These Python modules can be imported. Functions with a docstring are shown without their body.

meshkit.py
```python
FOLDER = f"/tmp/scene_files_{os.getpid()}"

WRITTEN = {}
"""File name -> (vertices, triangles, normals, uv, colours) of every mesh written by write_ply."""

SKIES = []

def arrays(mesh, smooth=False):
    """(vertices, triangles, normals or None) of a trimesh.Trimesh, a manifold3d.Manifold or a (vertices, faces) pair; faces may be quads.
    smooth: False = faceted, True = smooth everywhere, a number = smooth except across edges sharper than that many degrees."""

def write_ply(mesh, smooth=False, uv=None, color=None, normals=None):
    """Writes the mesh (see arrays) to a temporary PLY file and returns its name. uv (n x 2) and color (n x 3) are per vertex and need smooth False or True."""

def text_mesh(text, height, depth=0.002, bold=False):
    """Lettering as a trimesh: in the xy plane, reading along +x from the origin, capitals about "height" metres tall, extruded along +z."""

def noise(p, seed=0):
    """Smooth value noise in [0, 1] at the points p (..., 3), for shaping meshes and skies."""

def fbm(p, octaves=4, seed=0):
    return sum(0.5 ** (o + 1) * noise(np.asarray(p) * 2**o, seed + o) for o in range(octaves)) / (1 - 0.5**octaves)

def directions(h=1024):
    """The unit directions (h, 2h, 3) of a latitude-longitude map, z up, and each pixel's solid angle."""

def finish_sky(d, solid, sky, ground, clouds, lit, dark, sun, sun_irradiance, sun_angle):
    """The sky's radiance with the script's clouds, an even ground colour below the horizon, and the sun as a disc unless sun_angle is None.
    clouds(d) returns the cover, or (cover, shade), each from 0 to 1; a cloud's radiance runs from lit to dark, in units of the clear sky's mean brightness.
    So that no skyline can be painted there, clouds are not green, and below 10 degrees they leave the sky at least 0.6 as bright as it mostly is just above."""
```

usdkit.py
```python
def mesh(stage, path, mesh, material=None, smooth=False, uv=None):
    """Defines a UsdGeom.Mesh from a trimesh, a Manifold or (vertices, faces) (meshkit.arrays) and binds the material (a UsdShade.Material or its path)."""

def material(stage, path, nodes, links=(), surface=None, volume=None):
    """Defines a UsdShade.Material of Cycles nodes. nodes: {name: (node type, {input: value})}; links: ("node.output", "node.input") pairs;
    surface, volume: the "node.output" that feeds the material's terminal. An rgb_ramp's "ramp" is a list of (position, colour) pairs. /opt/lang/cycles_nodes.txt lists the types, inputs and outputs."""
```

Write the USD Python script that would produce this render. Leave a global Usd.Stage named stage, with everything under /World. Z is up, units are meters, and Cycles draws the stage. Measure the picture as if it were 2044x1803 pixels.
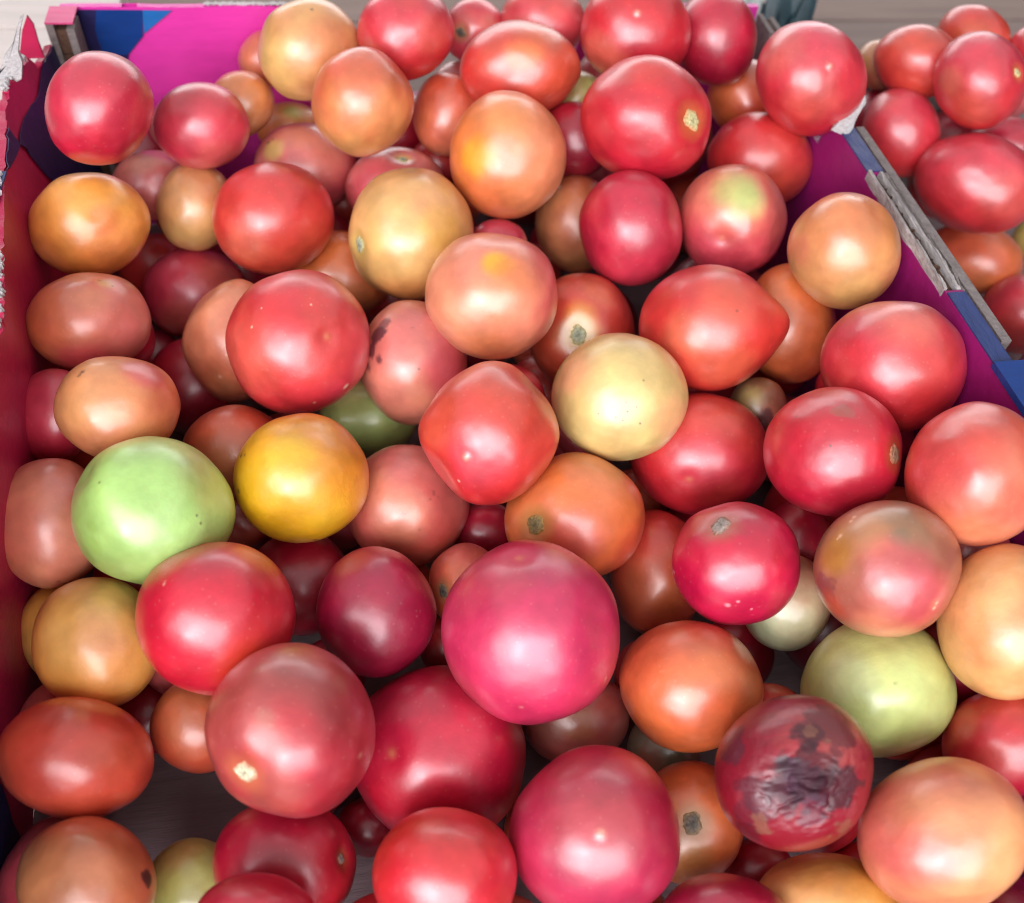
import math, random
import numpy as np, trimesh, usdkit
from meshkit import noise, fbm
from pxr import Usd, UsdGeom, UsdLux, UsdShade, Gf, Sdf, Vt
from shapely.geometry import Polygon
random.seed(4); rng = np.random.default_rng(4)
stage = Usd.Stage.CreateInMemory()
UsdGeom.SetStageUpAxis(stage, 'Z'); UsdGeom.SetStageMetersPerUnit(stage, 1.0)
W = '/World'; UsdGeom.Xform.Define(stage, W); UsdGeom.Scope.Define(stage, W + '/Looks')

# ---------------------------------------------------------------- camera
EYE = Gf.Vec3d(-0.05265, -0.51872, 0.39545)
RIGHT, UP, BACK = (0.985072, -0.155161, 0.074558), (0.076442, 0.782339, 0.618144), (-0.154242, -0.603217, 0.782521)
cam = UsdGeom.Camera.Define(stage, W + '/camera')
cam.AddTransformOp().Set(Gf.Matrix4d(*RIGHT, 0, *UP, 0, *BACK, 0, EYE[0], EYE[1], EYE[2], 1))
cam.CreateHorizontalApertureAttr(36.0); cam.CreateVerticalApertureAttr(36.0 * 903 / 1024)
cam.CreateFocalLengthAttr(36.0 * 1800 / 2044)
cam.CreateClippingRangeAttr(Gf.Vec2f(0.02, 50))
cam.CreateFStopAttr(7.5); cam.CreateFocusDistanceAttr(0.37)
cam.CreateExposureAttr(-0.12)

# ---------------------------------------------------------------- light: the stall's open side behind the viewer, and its pale roof
def rect(name, pos, target, w, h, power, color):
    L = UsdLux.RectLight.Define(stage, W + '/' + name)
    L.CreateWidthAttr(w); L.CreateHeightAttr(h); L.CreateIntensityAttr(power); L.CreateColorAttr(Gf.Vec3f(*color))
    z = np.array(pos, float) - np.array(target, float); z /= np.linalg.norm(z)
    x = np.cross([0, 0, 1.0], z) if abs(z[2]) < .99 else np.array([1.0, 0, 0]); x /= np.linalg.norm(x); y = np.cross(z, x)
    L.AddTransformOp().Set(Gf.Matrix4d(*x, 0, *y, 0, *z, 0, *pos, 1))
MID = (0, -.28, .08)
rect('window_light', (-.70, -1.42, .80), MID, .28, .22, 26.0, (.96, .95, 1.0))
rect('doorway_light', (-.55, -1.80, 1.0), MID, 2.6, 1.4, 7.6, (.98, .96, 1.0))
rect('roof_light', (0, -.3, 2.4), (0, -.3, 0), 7.0, 7.0, .74, (1.0, .96, .98))
rect('far_window_light', (.3, 2.6, .95), (0, -.2, .1), 4.0, 1.1, 4.2, (1.0, .97, .98))

# ---------------------------------------------------------------- materials
def lin(c): c = np.asarray(c, float) / 255; return np.where(c <= .04045, c / 12.92, ((c + .055) / 1.055) ** 2.4)
def mat(name, nodes, links, surface='p.BSDF'): return usdkit.material(stage, f'{W}/Looks/{name}', nodes, links, surface=surface)
SKIN = mat('tomato_skin', {
    'a': ('attribute', {'attribute': 'skin'}), 'tc': ('texture_coordinate', {}),
    'n': ('noise_texture', {'scale': 260.0, 'detail': 4.0, 'roughness': .6}),
    'n2': ('noise_texture', {'scale': 70.0, 'detail': 3.0}),
    'r': ('map_range', {'from_min': .3, 'from_max': .7, 'to_min': .82, 'to_max': 1.16}),
    'hs': ('hsv', {'hue': .5, 'saturation': 1.02, 'fac': 1.0}),
    'rr': ('map_range', {'from_min': .3, 'from_max': .7, 'to_min': .42, 'to_max': .54}),
    'v': ('voronoi_texture', {'scale': 300.0}) , 'vs': ('map_range', {'from_min': .06, 'from_max': .2, 'to_min': 1.0, 'to_max': 0.0, 'clamp': True}),
    'vm': ('math', {'math_type': 'multiply', 'value2': .07}),
    'mx': ('mix_color', {'blend_type': 'mix', 'b': tuple(lin((238, 190, 170)))}),
    'b': ('bump', {'strength': .14, 'distance': .002}), 
    'p': ('principled_bsdf', {'specular_ior_level': .5, 'coat_weight': 1.0, 'coat_ior': 1.66, 'coat_roughness': .32, 'subsurface_weight': .12, 'subsurface_scale': .004, 'subsurface_radius': (1.0, .35, .2)})},
    [('tc.object', 'n.vector'), ('tc.object', 'n2.vector'), ('tc.object', 'v.vector'), ('a.color', 'hs.color'), ('n2.fac', 'r.value'), ('r.result', 'hs.value'),
     ('v.distance', 'vs.value'), ('vs.result', 'vm.value1'), ('vm.value', 'mx.fac'), ('hs.color', 'mx.a'),
     ('mx.result', 'p.base_color'), ('n2.fac', 'rr.value'), ('rr.result', 'p.roughness'), ('n.fac', 'b.height'), ('b.normal', 'p.normal')])
ROTTING = usdkit.material(stage, W + '/Looks/rotting_skin', {
    'a': ('attribute', {'attribute': 'skin'}), 'd': ('attribute', {'attribute': 'dry'}), 'tc': ('texture_coordinate', {}), 'n': ('noise_texture', {'scale': 300.0, 'detail': 5.0, 'roughness': .65}),
    'k': ('math', {'math_type': 'multiply_add', 'value2': -.5, 'value3': .55, 'use_clamp': True}), 'sp': ('math', {'math_type': 'multiply_add', 'value2': -.25, 'value3': .5}), 'rr': ('math', {'math_type': 'multiply_add', 'value2': .2, 'value3': .45}),
    'b': ('bump', {'strength': .4, 'distance': .001}), 'p': ('principled_bsdf', {'coat_roughness': .25})},
    [('a.color', 'p.base_color'), ('d.fac', 'k.value1'), ('k.value', 'p.coat_weight'), ('d.fac', 'sp.value1'), ('sp.value', 'p.specular_ior_level'), ('d.fac', 'rr.value1'), ('rr.value', 'p.roughness'), ('tc.object', 'n.vector'), ('n.fac', 'b.height'), ('b.normal', 'p.normal')], surface='p.BSDF')
CORK = mat('corky_scar', {'a': ('attribute', {'attribute': 'skin'}), 'tc': ('texture_coordinate', {}), 'n': ('noise_texture', {'scale': 900.0, 'detail': 4.0}),
    'r': ('map_range', {'from_min': .3, 'from_max': .7, 'to_min': .65, 'to_max': 1.3}), 'hs': ('hsv', {'hue': .5, 'saturation': 1.0, 'fac': 1.0}),
    'b': ('bump', {'strength': .7, 'distance': .001}), 'p': ('principled_bsdf', {'roughness': .7})},
    [('tc.object', 'n.vector'), ('n.fac', 'r.value'), ('a.color', 'hs.color'), ('r.result', 'hs.value'), ('hs.color', 'p.base_color'), ('n.fac', 'b.height'), ('b.normal', 'p.normal')])
def board(name, c, rough=.45, amp=.18, stretch=(40, 160, 160), bump=.25, spec=.4):
    c = lin(c)
    return mat(name, {'tc': ('texture_coordinate', {}), 'm': ('mapping', {'scale': stretch}), 'n': ('noise_texture', {'scale': 1.0, 'detail': 5.0, 'roughness': .65}),
        'r': ('rgb_ramp', {'ramp': [(.25, tuple(c * (1 - amp))), (.75, tuple(np.minimum(c * (1 + amp), 1)))]}), 'b': ('bump', {'strength': bump, 'distance': .0015}),
        'p': ('principled_bsdf', {'roughness': rough, 'specular_ior_level': spec})},
        [('tc.object', 'm.vector'), ('m.vector', 'n.vector'), ('n.fac', 'r.fac'), ('r.color', 'p.base_color'), ('n.fac', 'b.height'), ('b.normal', 'p.normal')])
MAGENTA = board('magenta_print', (206, 54, 152), .32, .08)
PLUM = board('plum_print', (142, 26, 102), .36, .08)
CRIMSON = board('crimson_print', (168, 26, 70), .4, .12)
NAVY = board('navy_print', (30, 28, 72), .4, .15)
BLUE = board('blue_print', (14, 52, 116), .35, .1)
SKYBLUE = board('light_blue_print', (30, 96, 162), .35, .1)
PINKTOP = board('pink_print', (200, 70, 120), .4, .12)
RIMBLUE = board('rim_blue_print', (44, 58, 104), .4, .22, (220, 60, 220), .5)
LINER = board('grey_liner', (122, 114, 112), .85, .3, (300, 300, 300), .8, .2)
PALE = board('torn_pale_paper', (180, 178, 178), .9, .2, (400, 400, 400), 1.0, .2)
RAWLINER = board('raw_pale_liner', (164, 158, 156), .9, .4, (300, 120, 300), .8, .2)
KRAFT = board('brown_flute', (84, 62, 50), .9, .3, (300, 300, 300), .7, .2)
FLOORC = board('grey_card_floor', (132, 115, 118), .8, .12, (25, 260, 60), .5, .2)
PLANK = [board('weathered_plank_%s' % s, c, .7, .2, (6, 90, 90), .6, .25) for s, c in (('pale', (138, 120, 112)), ('mauve', (122, 104, 98)), ('grey', (130, 114, 108)))]
WHITEW = board('whitewash', (205, 196, 190), .7, .15, (6, 90, 90), .5, .3)
PLASTIC = board('milky_plastic', (205, 214, 212), .25, .2, (60, 60, 60), .3, .6)
YPLASTIC = board('yellow_plastic', (208, 200, 120), .35, .2, (60, 60, 60), .3, .5)
TEAL = board('dark_teal_plastic', (44, 66, 72), .4, .3, (60, 60, 60), .3, .5)

# ---------------------------------------------------------------- scene helpers
used = {}
def numbered(parent, name):
    k = (parent, name); used[k] = used.get(k, -1) + 1
    return name if used[k] == 0 else f'{name}_{used[k]:03d}'
def tag(prim, **kw):
    for k, v in kw.items():
        if v: prim.SetCustomDataByKey(k, v)
def thing(name, loc, label, category, group=None):
    x = UsdGeom.Xform.Define(stage, f'{W}/{numbered(W, name)}'); x.AddTranslateOp().Set(Gf.Vec3d(*map(float, loc)))
    tag(x.GetPrim(), label=label, category=category, group=group)
    return x
def part(name, mesh, material, parent=None, smooth=False, color=None, label=None):
    base = str(parent.GetPath()) if parent is not None else W
    m = usdkit.mesh(stage, f'{base}/{numbered(base, name)}', mesh, material, smooth=smooth)
    if color is not None:
        UsdGeom.PrimvarsAPI(m).CreatePrimvar('skin', Sdf.ValueTypeNames.Color3fArray, 'vertex').Set(Vt.Vec3fArray.FromNumpy(np.asarray(color, np.float32)))
    if label: tag(m.GetPrim(), label=label)
    return m
def box(x0, x1, y0, y1, z0, z1):
    b = trimesh.creation.box((x1 - x0, y1 - y0, z1 - z0)); b.apply_translation(((x0 + x1) / 2, (y0 + y1) / 2, (z0 + z1) / 2)); return b
def sheet(poly, fn, thick, cell=(.008, .02)):
    """A thin solid whose outline is POLY (in u, v), cut into cells and laid on the surface fn(u, v) -> (point, normal)."""
    P = Polygon(poly).buffer(0); x0, y0, x1, y1 = P.bounds; V, F, n = [], [], 0
    for u in np.arange(x0, x1, cell[0]):
        for v in np.arange(y0, y1, cell[1]):
            g = P.intersection(Polygon([(u, v), (u + cell[0], v), (u + cell[0], v + cell[1]), (u, v + cell[1])]))
            for q in getattr(g, 'geoms', [g]):
                if q.geom_type == 'Polygon' and q.area > 1e-9:
                    a, f = trimesh.creation.triangulate_polygon(q, engine='earcut'); V.append(a); F.append(f + n); n += len(a)
    m = trimesh.Trimesh(np.c_[np.vstack(V), np.zeros(n)], np.vstack(F), process=True)
    t = m.triangles; area = np.cross(t[:, 1] - t[:, 0], t[:, 2] - t[:, 0])[:, 2]; f = m.faces.copy(); f[area < 0] = f[area < 0][:, ::-1]
    pt, nr = fn(m.vertices[:, 0], m.vertices[:, 1]); N = len(pt)
    d = np.cross(pt[f[:, 1]] - pt[f[:, 0]], pt[f[:, 2]] - pt[f[:, 0]])
    if (d * nr[f[:, 0]]).sum() < 0: f = f[:, ::-1]
    e = np.vstack([f[:, [0, 1]], f[:, [1, 2]], f[:, [2, 0]]]); es = np.sort(e, 1)
    u, idx, cnt = np.unique(es, axis=0, return_index=True, return_counts=True); b = e[idx[cnt == 1]]
    side = np.vstack([np.c_[b[:, 1], b[:, 0], b[:, 0] + N], np.c_[b[:, 1], b[:, 0] + N, b[:, 1] + N]])
    return trimesh.Trimesh(np.vstack([pt + nr * thick, pt]), np.vstack([f, f[:, ::-1] + N, side]), process=False)

# ---------------------------------------------------------------- setting: the stall's planks
H = .145
tb = UsdGeom.Xform.Define(stage, W + '/table'); tag(tb.GetPrim(), kind='structure')
y = -1.0; k = 0
while y < 2.4:
    w = .135 + .02 * random.random()
    b = box(-1.6, 1.8, y, y + w - .006, -.045, -.012 + .002 * random.random())
    part('plank', b, PLANK[k % 3], tb); y += w; k += 1

# ---------------------------------------------------------------- the crate
def wall_left(Y, Z):
    yr = np.array([-.62, -.40, -.262, -.235, -.172, -.15, -.10, -.082, -.07, -.03, .01])
    xr = np.array([-.194, -.188, -.184, -.187, -.1985, -.2015, -.2095, -.2105, -.209, -.2066, -.204])
    f = lambda Y, Z: -.2 + (np.interp(Y, yr, xr) + .2) * np.clip(Z / H, 0, 1.2) ** 1.6 + .0006 * np.sin(Y * 900)
    X = f(Y, Z); dy = (f(Y + .002, Z) - X) / .002; dz = (f(Y, Z + .002) - X) / .002
    n = np.c_[np.ones_like(X), -dy, -dz]; n /= np.linalg.norm(n, axis=1)[:, None]
    return np.c_[X, Y, Z], n
def jag(y0, y1, z, amp, n, seed):
    r = np.random.default_rng(seed); return [(a, z + amp * (r.random() - .5)) for a in np.linspace(y0, y1, n)]
crate = thing('cardboard_crate', (0, 0, 0), 'magenta, crimson and navy printed cardboard crate holding the large heap of tomatoes', 'crate')
part('floor_panel', box(-.2, .2, -.62, 0, -.004, 0), FLOORC, crate)
top = jag(-.62, -.25, H, .0005, 30, 1) + jag(-.248, -.205, H + .001, .004, 16, 2) + jag(-.2, -.085, H, .0006, 24, 3) + jag(-.083, -.072, H + .001, .003, 5, 4) + jag(-.07, -.05, H - .001, .003, 7, 8) + jag(-.045, -.02, H - .011, .0015, 6, 5) + [(-.0185, H - .011), (-.0185, 0)]
outline = [(-.62, 0)] + top
flip = lambda fn, off: (lambda Y, Z: (fn(Y, Z)[0] + fn(Y, Z)[1] * off, fn(Y, Z)[1]))
part('left_wall', sheet(outline, flip(wall_left, -.0035), .0035), CRIMSON, crate, smooth=35)
J = (-0.1085, 0.1317)
cut = Polygon(outline)
def printed(poly, fn, material, clip=None, name='printed_diamond', off=.0006):
    P = Polygon(poly); P = P.intersection(clip.buffer(-.0005)) if clip is not None else P
    for g in getattr(P, 'geoms', [P]):
        if g.area > 1e-6: part(name, sheet(list(g.exterior.coords)[:-1], flip(fn, off), .0004), material, crate, smooth=35)
printed([(np.float64(-0.1085), np.float64(0.1317)), (np.float64(-0.0728), np.float64(0.1308)), (np.float64(-0.061), np.float64(0.1296)), (np.float64(-0.0332), np.float64(0.134)), (-0.0187, 0.14), (-0.0187, 0.02), (np.float64(-0.0772), np.float64(0.0705)), (np.float64(-0.0882), np.float64(0.0947)), (np.float64(-0.1014), np.float64(0.1251))], wall_left, NAVY, cut)
printed([(np.float64(-0.1085), np.float64(0.1317)), (np.float64(-0.1403), np.float64(0.1409)), (np.float64(-0.1858), np.float64(0.1614)), (np.float64(-0.2053), np.float64(0.1861)), (np.float64(-0.1326), np.float64(0.1657)), (np.float64(-0.1145), np.float64(0.1506))], wall_left, NAVY, cut)
printed([(np.float64(-0.384), np.float64(0.041)), (np.float64(-0.3992), np.float64(0.0023)), (np.float64(-0.4247), np.float64(0.0056)), (np.float64(-0.4432), np.float64(0.1002)), (np.float64(-0.3837), np.float64(0.1507))], wall_left, NAVY, cut)
# torn pale fibres along the left rim
def fringe(pts, r, seed, fn=None):
    """A ragged strip of torn paper along the points."""
    g = np.random.default_rng(seed); p = np.array(pts, float); L = np.r_[0, np.cumsum(np.linalg.norm(np.diff(p, axis=0), axis=1))]
    n = max(8, int(L[-1] / .0009)); q = np.stack([np.interp(np.linspace(0, L[-1], n), L, p[:, i]) for i in range(3)], 1)
    vs, fs, m = [], [], 7
    for i, c in enumerate(q):
        t = q[min(i + 1, n - 1)] - q[max(i - 1, 0)]; t /= np.linalg.norm(t) + 1e-9
        a = np.cross(t, [.3, .2, 1.0]); a /= np.linalg.norm(a); b = np.cross(t, a)
        for j in range(m):
            an = 2 * math.pi * j / m; rr = r * (.55 + .9 * g.random()) * (.35 if i in (0, n - 1) else 1)
            vs.append(c + (a * math.cos(an) + b * math.sin(an) * .8) * rr)
    for i in range(n - 1):
        for j in range(m):
            a, b = i * m + j, i * m + (j + 1) % m; fs += [(a, b, a + m), (b, b + m, a + m)]
    for e in (0, (n - 1) * m):
        for j in range(1, m - 1): fs.append((e, e + j + 1, e + j) if e == 0 else (e, e + j, e + j + 1))
    t = trimesh.Trimesh(vs, fs, process=False); t.fix_normals(); return t
def plate_strip(line, across, th):
    """A soft thick strip of paper that follows a line."""
    L = np.array(line); n = 24; t = np.linspace(0, len(L) - 1, n); q = np.stack([np.interp(t, range(len(L)), L[:, i]) for i in range(3)], 1); a = np.array(across); up = np.array([0, 0, th])
    g = 0; w = (.75 + .2 * np.sin(t * 2.1 + .5))[:, None]
    rows = [q - a * w + g, q - a * .6 + up, q + a * .6 + up, q + a * w + g]; m = 4; v = np.stack(rows, 1).reshape(-1, 3); f = []
    for i in range(n - 1):
        for j in range(m):
            x, y = i * m + j, i * m + (j + 1) % m; f += [(x, y, x + m), (y, y + m, x + m)]
    f += [(0, 2, 1), (0, 3, 2), ((n - 1) * m, (n - 1) * m + 1, (n - 1) * m + 2), ((n - 1) * m, (n - 1) * m + 2, (n - 1) * m + 3)]
    t = trimesh.Trimesh(v, f, process=False); t.fix_normals(); return t
rim = lambda a, b, n, dz=0: [tuple(wall_left(np.array([y]), np.array([H + dz]))[0][0] - (.0018, 0, 0)) for y in np.linspace(a, b, n)]
part('torn_edge', fringe(rim(-.25, -.205, 12, .001), .0016, 1), PALE, crate)
part('torn_edge', fringe(rim(-.172, -.150, 8, .001), .0011, 2), PALE, crate)
part('torn_edge', fringe(rim(-.086, -.071, 8, .002), .0016, 3), PALE, crate)
part('torn_edge', fringe(rim(-.07, -.05, 8, .0), .0010, 4), PALE, crate)
# corner posts: raw corrugated board ends
def post(x0, x1, y0, y1, z0, z1, seed):
    w = (x1 - x0)
    part('corner_liner', box(x0, x0 + w * .28, y0, y1, z0, z1), LINER, crate)
    part('corner_liner', box(x1 - w * .28, x1, y0 - .001, y1, z0, z1 - .002), LINER, crate)
    g = np.random.default_rng(seed); n = 9; zz = np.linspace(z0, z1 - .003, n)
    for i in range(n - 1):
        part('corner_flute', box(x0 + w * .3, x1 - w * .3, y0 + .001 + .002 * g.random(), y1, zz[i] + .0004, zz[i + 1] - .0004), KRAFT, crate)
post(-.2045, -.1905, -.0185, -.0045, .03, H - .0005, 3)
part('rim_strip', box(-.2046, -.1904, -.0185, -.0005, H - .0003, H + .0006), PINKTOP, crate)
part('rim_strip', box(-.2075, -.2005, -.215, -.150, H - .0002, H + .0008), RIMBLUE, crate)
post(.2005, .2115, -.024, -.0005, .03, H - .004, 4)
# back wall and its print
back = lambda X, Z: (np.c_[X, .0005 * np.sin(X * 60) + 0 * X, Z], np.tile([0, -1.0, 0], (len(X), 1)))
part('back_wall', sheet([(-.2, 0), (.2, 0), (.2, H)] + jag(.198, .095, H, .0008, 12, 6) + [(.085, H - .05)] + jag(.08, -.052, H - .055, .001, 12, 7) + [(-.06, H - .048), (-.068, H)] + jag(-.07, -.2, H, .0008, 14, 8), flip(back, -.004), .004), MAGENTA, crate)
bclip = Polygon([(-.1995, .001), (.1995, .001), (.1995, H - .001), (-.1995, H - .001)])
printed([(np.float64(-0.2026), np.float64(0.1591)), (np.float64(-0.1761), np.float64(0.1593)), (np.float64(-0.1849), np.float64(0.1323)), (np.float64(-0.1848), np.float64(0.1179)), (np.float64(-0.1707), np.float64(0.1183)), (np.float64(-0.1964), np.float64(0.0464)), (np.float64(-0.2458), np.float64(0.0479))], back, NAVY, bclip, 'printed_panel')
printed([(np.float64(-0.1761), np.float64(0.1593)), (np.float64(-0.1542), np.float64(0.1593)), (np.float64(-0.1602), np.float64(0.1293)), (np.float64(-0.1707), np.float64(0.1183)), (np.float64(-0.1845), np.float64(0.1179)), (np.float64(-0.1849), np.float64(0.1323))], back, BLUE, bclip, 'printed_panel')
printed([(np.float64(-0.1542), np.float64(0.1593)), (np.float64(-0.1243), np.float64(0.1568)), (np.float64(-0.136), np.float64(0.1479)), (np.float64(-0.1594), np.float64(0.1304)), (np.float64(-0.1583), np.float64(0.1378))], back, SKYBLUE, bclip, 'printed_panel')
part('rim_liner', fringe([(-.125, .002, H + .0008), (-.075, .002, H + .0008)], .0011, 9), PALE, crate)
# right wall: cut out at the back, then blue folded rim, raw rim, blue rim and a broad blue flap
xr = .2
part('right_wall', trimesh.util.concatenate([box(xr, xr + .009, -.117, -.025, 0, .127), box(xr, xr + .009, -.168, -.117, 0, H - .0008), box(xr, xr + .0095, -.255, -.168, 0, H - .0042), box(xr, xr + .009, -.62, -.255, 0, H - .0008)]), PLUM, crate)
part('rim_strip', box(xr + .0002, xr + .0088, -.168, -.1175, H - .0007, H), RIMBLUE, crate)
part('rim_strip', box(xr + .0002, xr + .0088, -.300, -.257, H - .0007, H), RIMBLUE, crate)
# raw section: two liners with a corrugated core between
yy = np.linspace(-.2545, -.1685, 160)
def ribbon(xc, amp, th, z0, z1, seed=0, per=.0065):
    x = xc + amp * np.sin(yy / per * 2 * math.pi); P = Polygon(list(zip(x - th / 2, yy)) + list(zip(x + th / 2, yy))[::-1])
    m = trimesh.creation.extrude_polygon(P, z1 - z0, engine='earcut'); m.apply_translation((0, 0, z0))
    v = m.vertices.copy(); t = v[:, 2] > (z0 + z1) / 2
    v[:, 0] += .0012 * (fbm(np.c_[v[:, 1] * 110, v[:, 0] * 0 + 2 * seed, v[:, 0] * 0], 3) - .5); v[t, 2] += .003 * (fbm(np.c_[v[t, 1] * 160, v[t, 0] * 0, v[t, 0] * 0 + seed]) - .5); m.vertices = v; return m
part('raw_liner', ribbon(xr + .0007, .0, .0014, H - .0045, H + .0004, 1), RAWLINER, crate)
part('raw_flute', ribbon(xr + .0038, .0019, .0006, H - .0046, H - .0022, 2), KRAFT, crate)
part('raw_core', box(xr + .0015, xr + .0062, -.2545, -.1685, H - .0046, H - .003), KRAFT, crate)
part('raw_liner', ribbon(xr + .0072, .0, .0018, H - .0046, H - .0002, 3), RAWLINER, crate)
part('raw_liner', ribbon(xr + .0102, .0, .0018, H - .0046, H - .0012, 5), LINER, crate)
curl = np.array([(xr - .0012, -.1335, H - .001), (xr + .0035, -.1300, H + .002), (xr + .0085, -.1255, H + .0055), (xr + .0115, -.1205, H + .0095), (xr + .0115, -.116, H + .0115)])
part('torn_edge', plate_strip(curl, (.0035, -.0035, 0), .0022), PALE, crate)
part('torn_edge', fringe([(xr + .001, -.2545, H - .003), (xr + .009, -.2565, H - .002)], .0014, 12), LINER, crate)
part('blue_flap', box(xr - .0015, xr + .06, -.40, -.3005, H - .001, H + .002), BLUE, crate)
part('front_wall', box(-.2, .2, -.625, -.621, 0, H - .02), MAGENTA, crate)

# ---------------------------------------------------------------- neighbouring crate
near = thing('cardboard_crate', (0, 0, 0), 'grey lined cardboard crate on the right, holding the smaller heap of tomatoes', 'crate')
part('floor_panel', box(.2135, .62, -.62, 0, -.004, 0), FLOORC, near)
part('left_wall', trimesh.util.concatenate([box(.2132, .2178, -.285, -.125, .0005, H - .003), box(.2132, .2178, -.125, -.004, .0005, H - .024)]), LINER, near)
part('back_wall', box(.2135, .62, -.003, 0, .0005, H - .035), LINER, near)
part('right_wall', box(.6, .604, -.62, -.004, .0005, H), LINER, near)

# ---------------------------------------------------------------- scraps behind the crates
def crumple(name, c, size, material, label, cat, seed, res=44):
    u, v = np.meshgrid(np.linspace(-1, 1, res), np.linspace(-1, 1, res), indexing='ij'); g = np.c_[u.ravel(), v.ravel(), 0 * u.ravel()]
    h = np.abs(fbm(g * 2.6 + 7 * seed, 4, seed) - .5) * 2.2; j = fbm(g * 3 + 3 * seed, 3, seed + 9) - .5
    edge = 1 - np.clip(np.hypot(g[:, 0], g[:, 1]) - .5, 0, 1) * .9
    p = np.c_[g[:, 0] * size[0] + j * .03, g[:, 1] * size[1] + (h - .4) * .03, h * size[2] * edge] + np.array(c)
    i = np.arange(res * res).reshape(res, res); q = np.stack([i[:-1, :-1].ravel(), i[1:, :-1].ravel(), i[1:, 1:].ravel(), i[:-1, 1:].ravel()], 1)
    top = trimesh.Trimesh(*[np.asarray(z) for z in (p, np.vstack([q[:, [0, 1, 2]], q[:, [0, 2, 3]]]))], process=False)
    m = part(name, top, material, smooth=25); tag(m.GetPrim(), label=label, category=cat)
crumple('plastic_bag', (.245, .13, .0), (.045, .07, .16), PLASTIC, 'crumpled milky plastic bag behind the crates at the top edge', 'bag', 2)
crumple('plastic_scrap', (.213, .035, .05), (.016, .02, .115), YPLASTIC, 'small yellowish plastic scrap at the back corner of the large crate', 'scrap', 5, 30)
crumple('plastic_scrap', (.262, .075, .06), (.018, .02, .11), TEAL, 'dark teal plastic scrap beside the crumpled milky bag', 'scrap', 6, 30)
# torn leftovers of a crate on the far left
wb = thing('whitewashed_board', (0, 0, 0), 'whitewashed wooden boards showing behind the large crate at the top left corner', 'board')
for i in range(4): part('board', box(-.62, -.213, -.05 + .072 * i, -.05 + .072 * i + .069, .03, .05 + .0015 * (i % 2)), WHITEW, wb)
lf = thing('torn_cardboard', (0, 0, 0), 'torn pale cardboard with a red printed tip, left of the large crate', 'cardboard')
def plate(pts, th, n):
    """A flat torn piece: outline points in space, thickened along n."""
    p = np.array(pts, float); n = np.array(n, float); n /= np.linalg.norm(n); k = len(p); c = p.mean(0)
    v = np.vstack([p, c, p - n * th, c - n * th]); f = []
    for i in range(k):
        j = (i + 1) % k; f += [(i, j, k), (k + 1 + j, k + 1 + i, 2 * k + 1), (i, k + 1 + i, j), (j, k + 1 + i, k + 1 + j)]
    t = trimesh.Trimesh(v, f, process=False); t.fix_normals(); return t
part('red_tip', plate([(-0.2177, -0.035, 0.1348), (-0.2114, -0.035, 0.1497), (-0.2068, -0.035, 0.1571), (-0.2051, -0.035, 0.1527), (-0.2056, -0.035, 0.1436), (-0.2053, -0.035, 0.1352)], .002, (0, -1, 0)), CRIMSON, lf)
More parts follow.
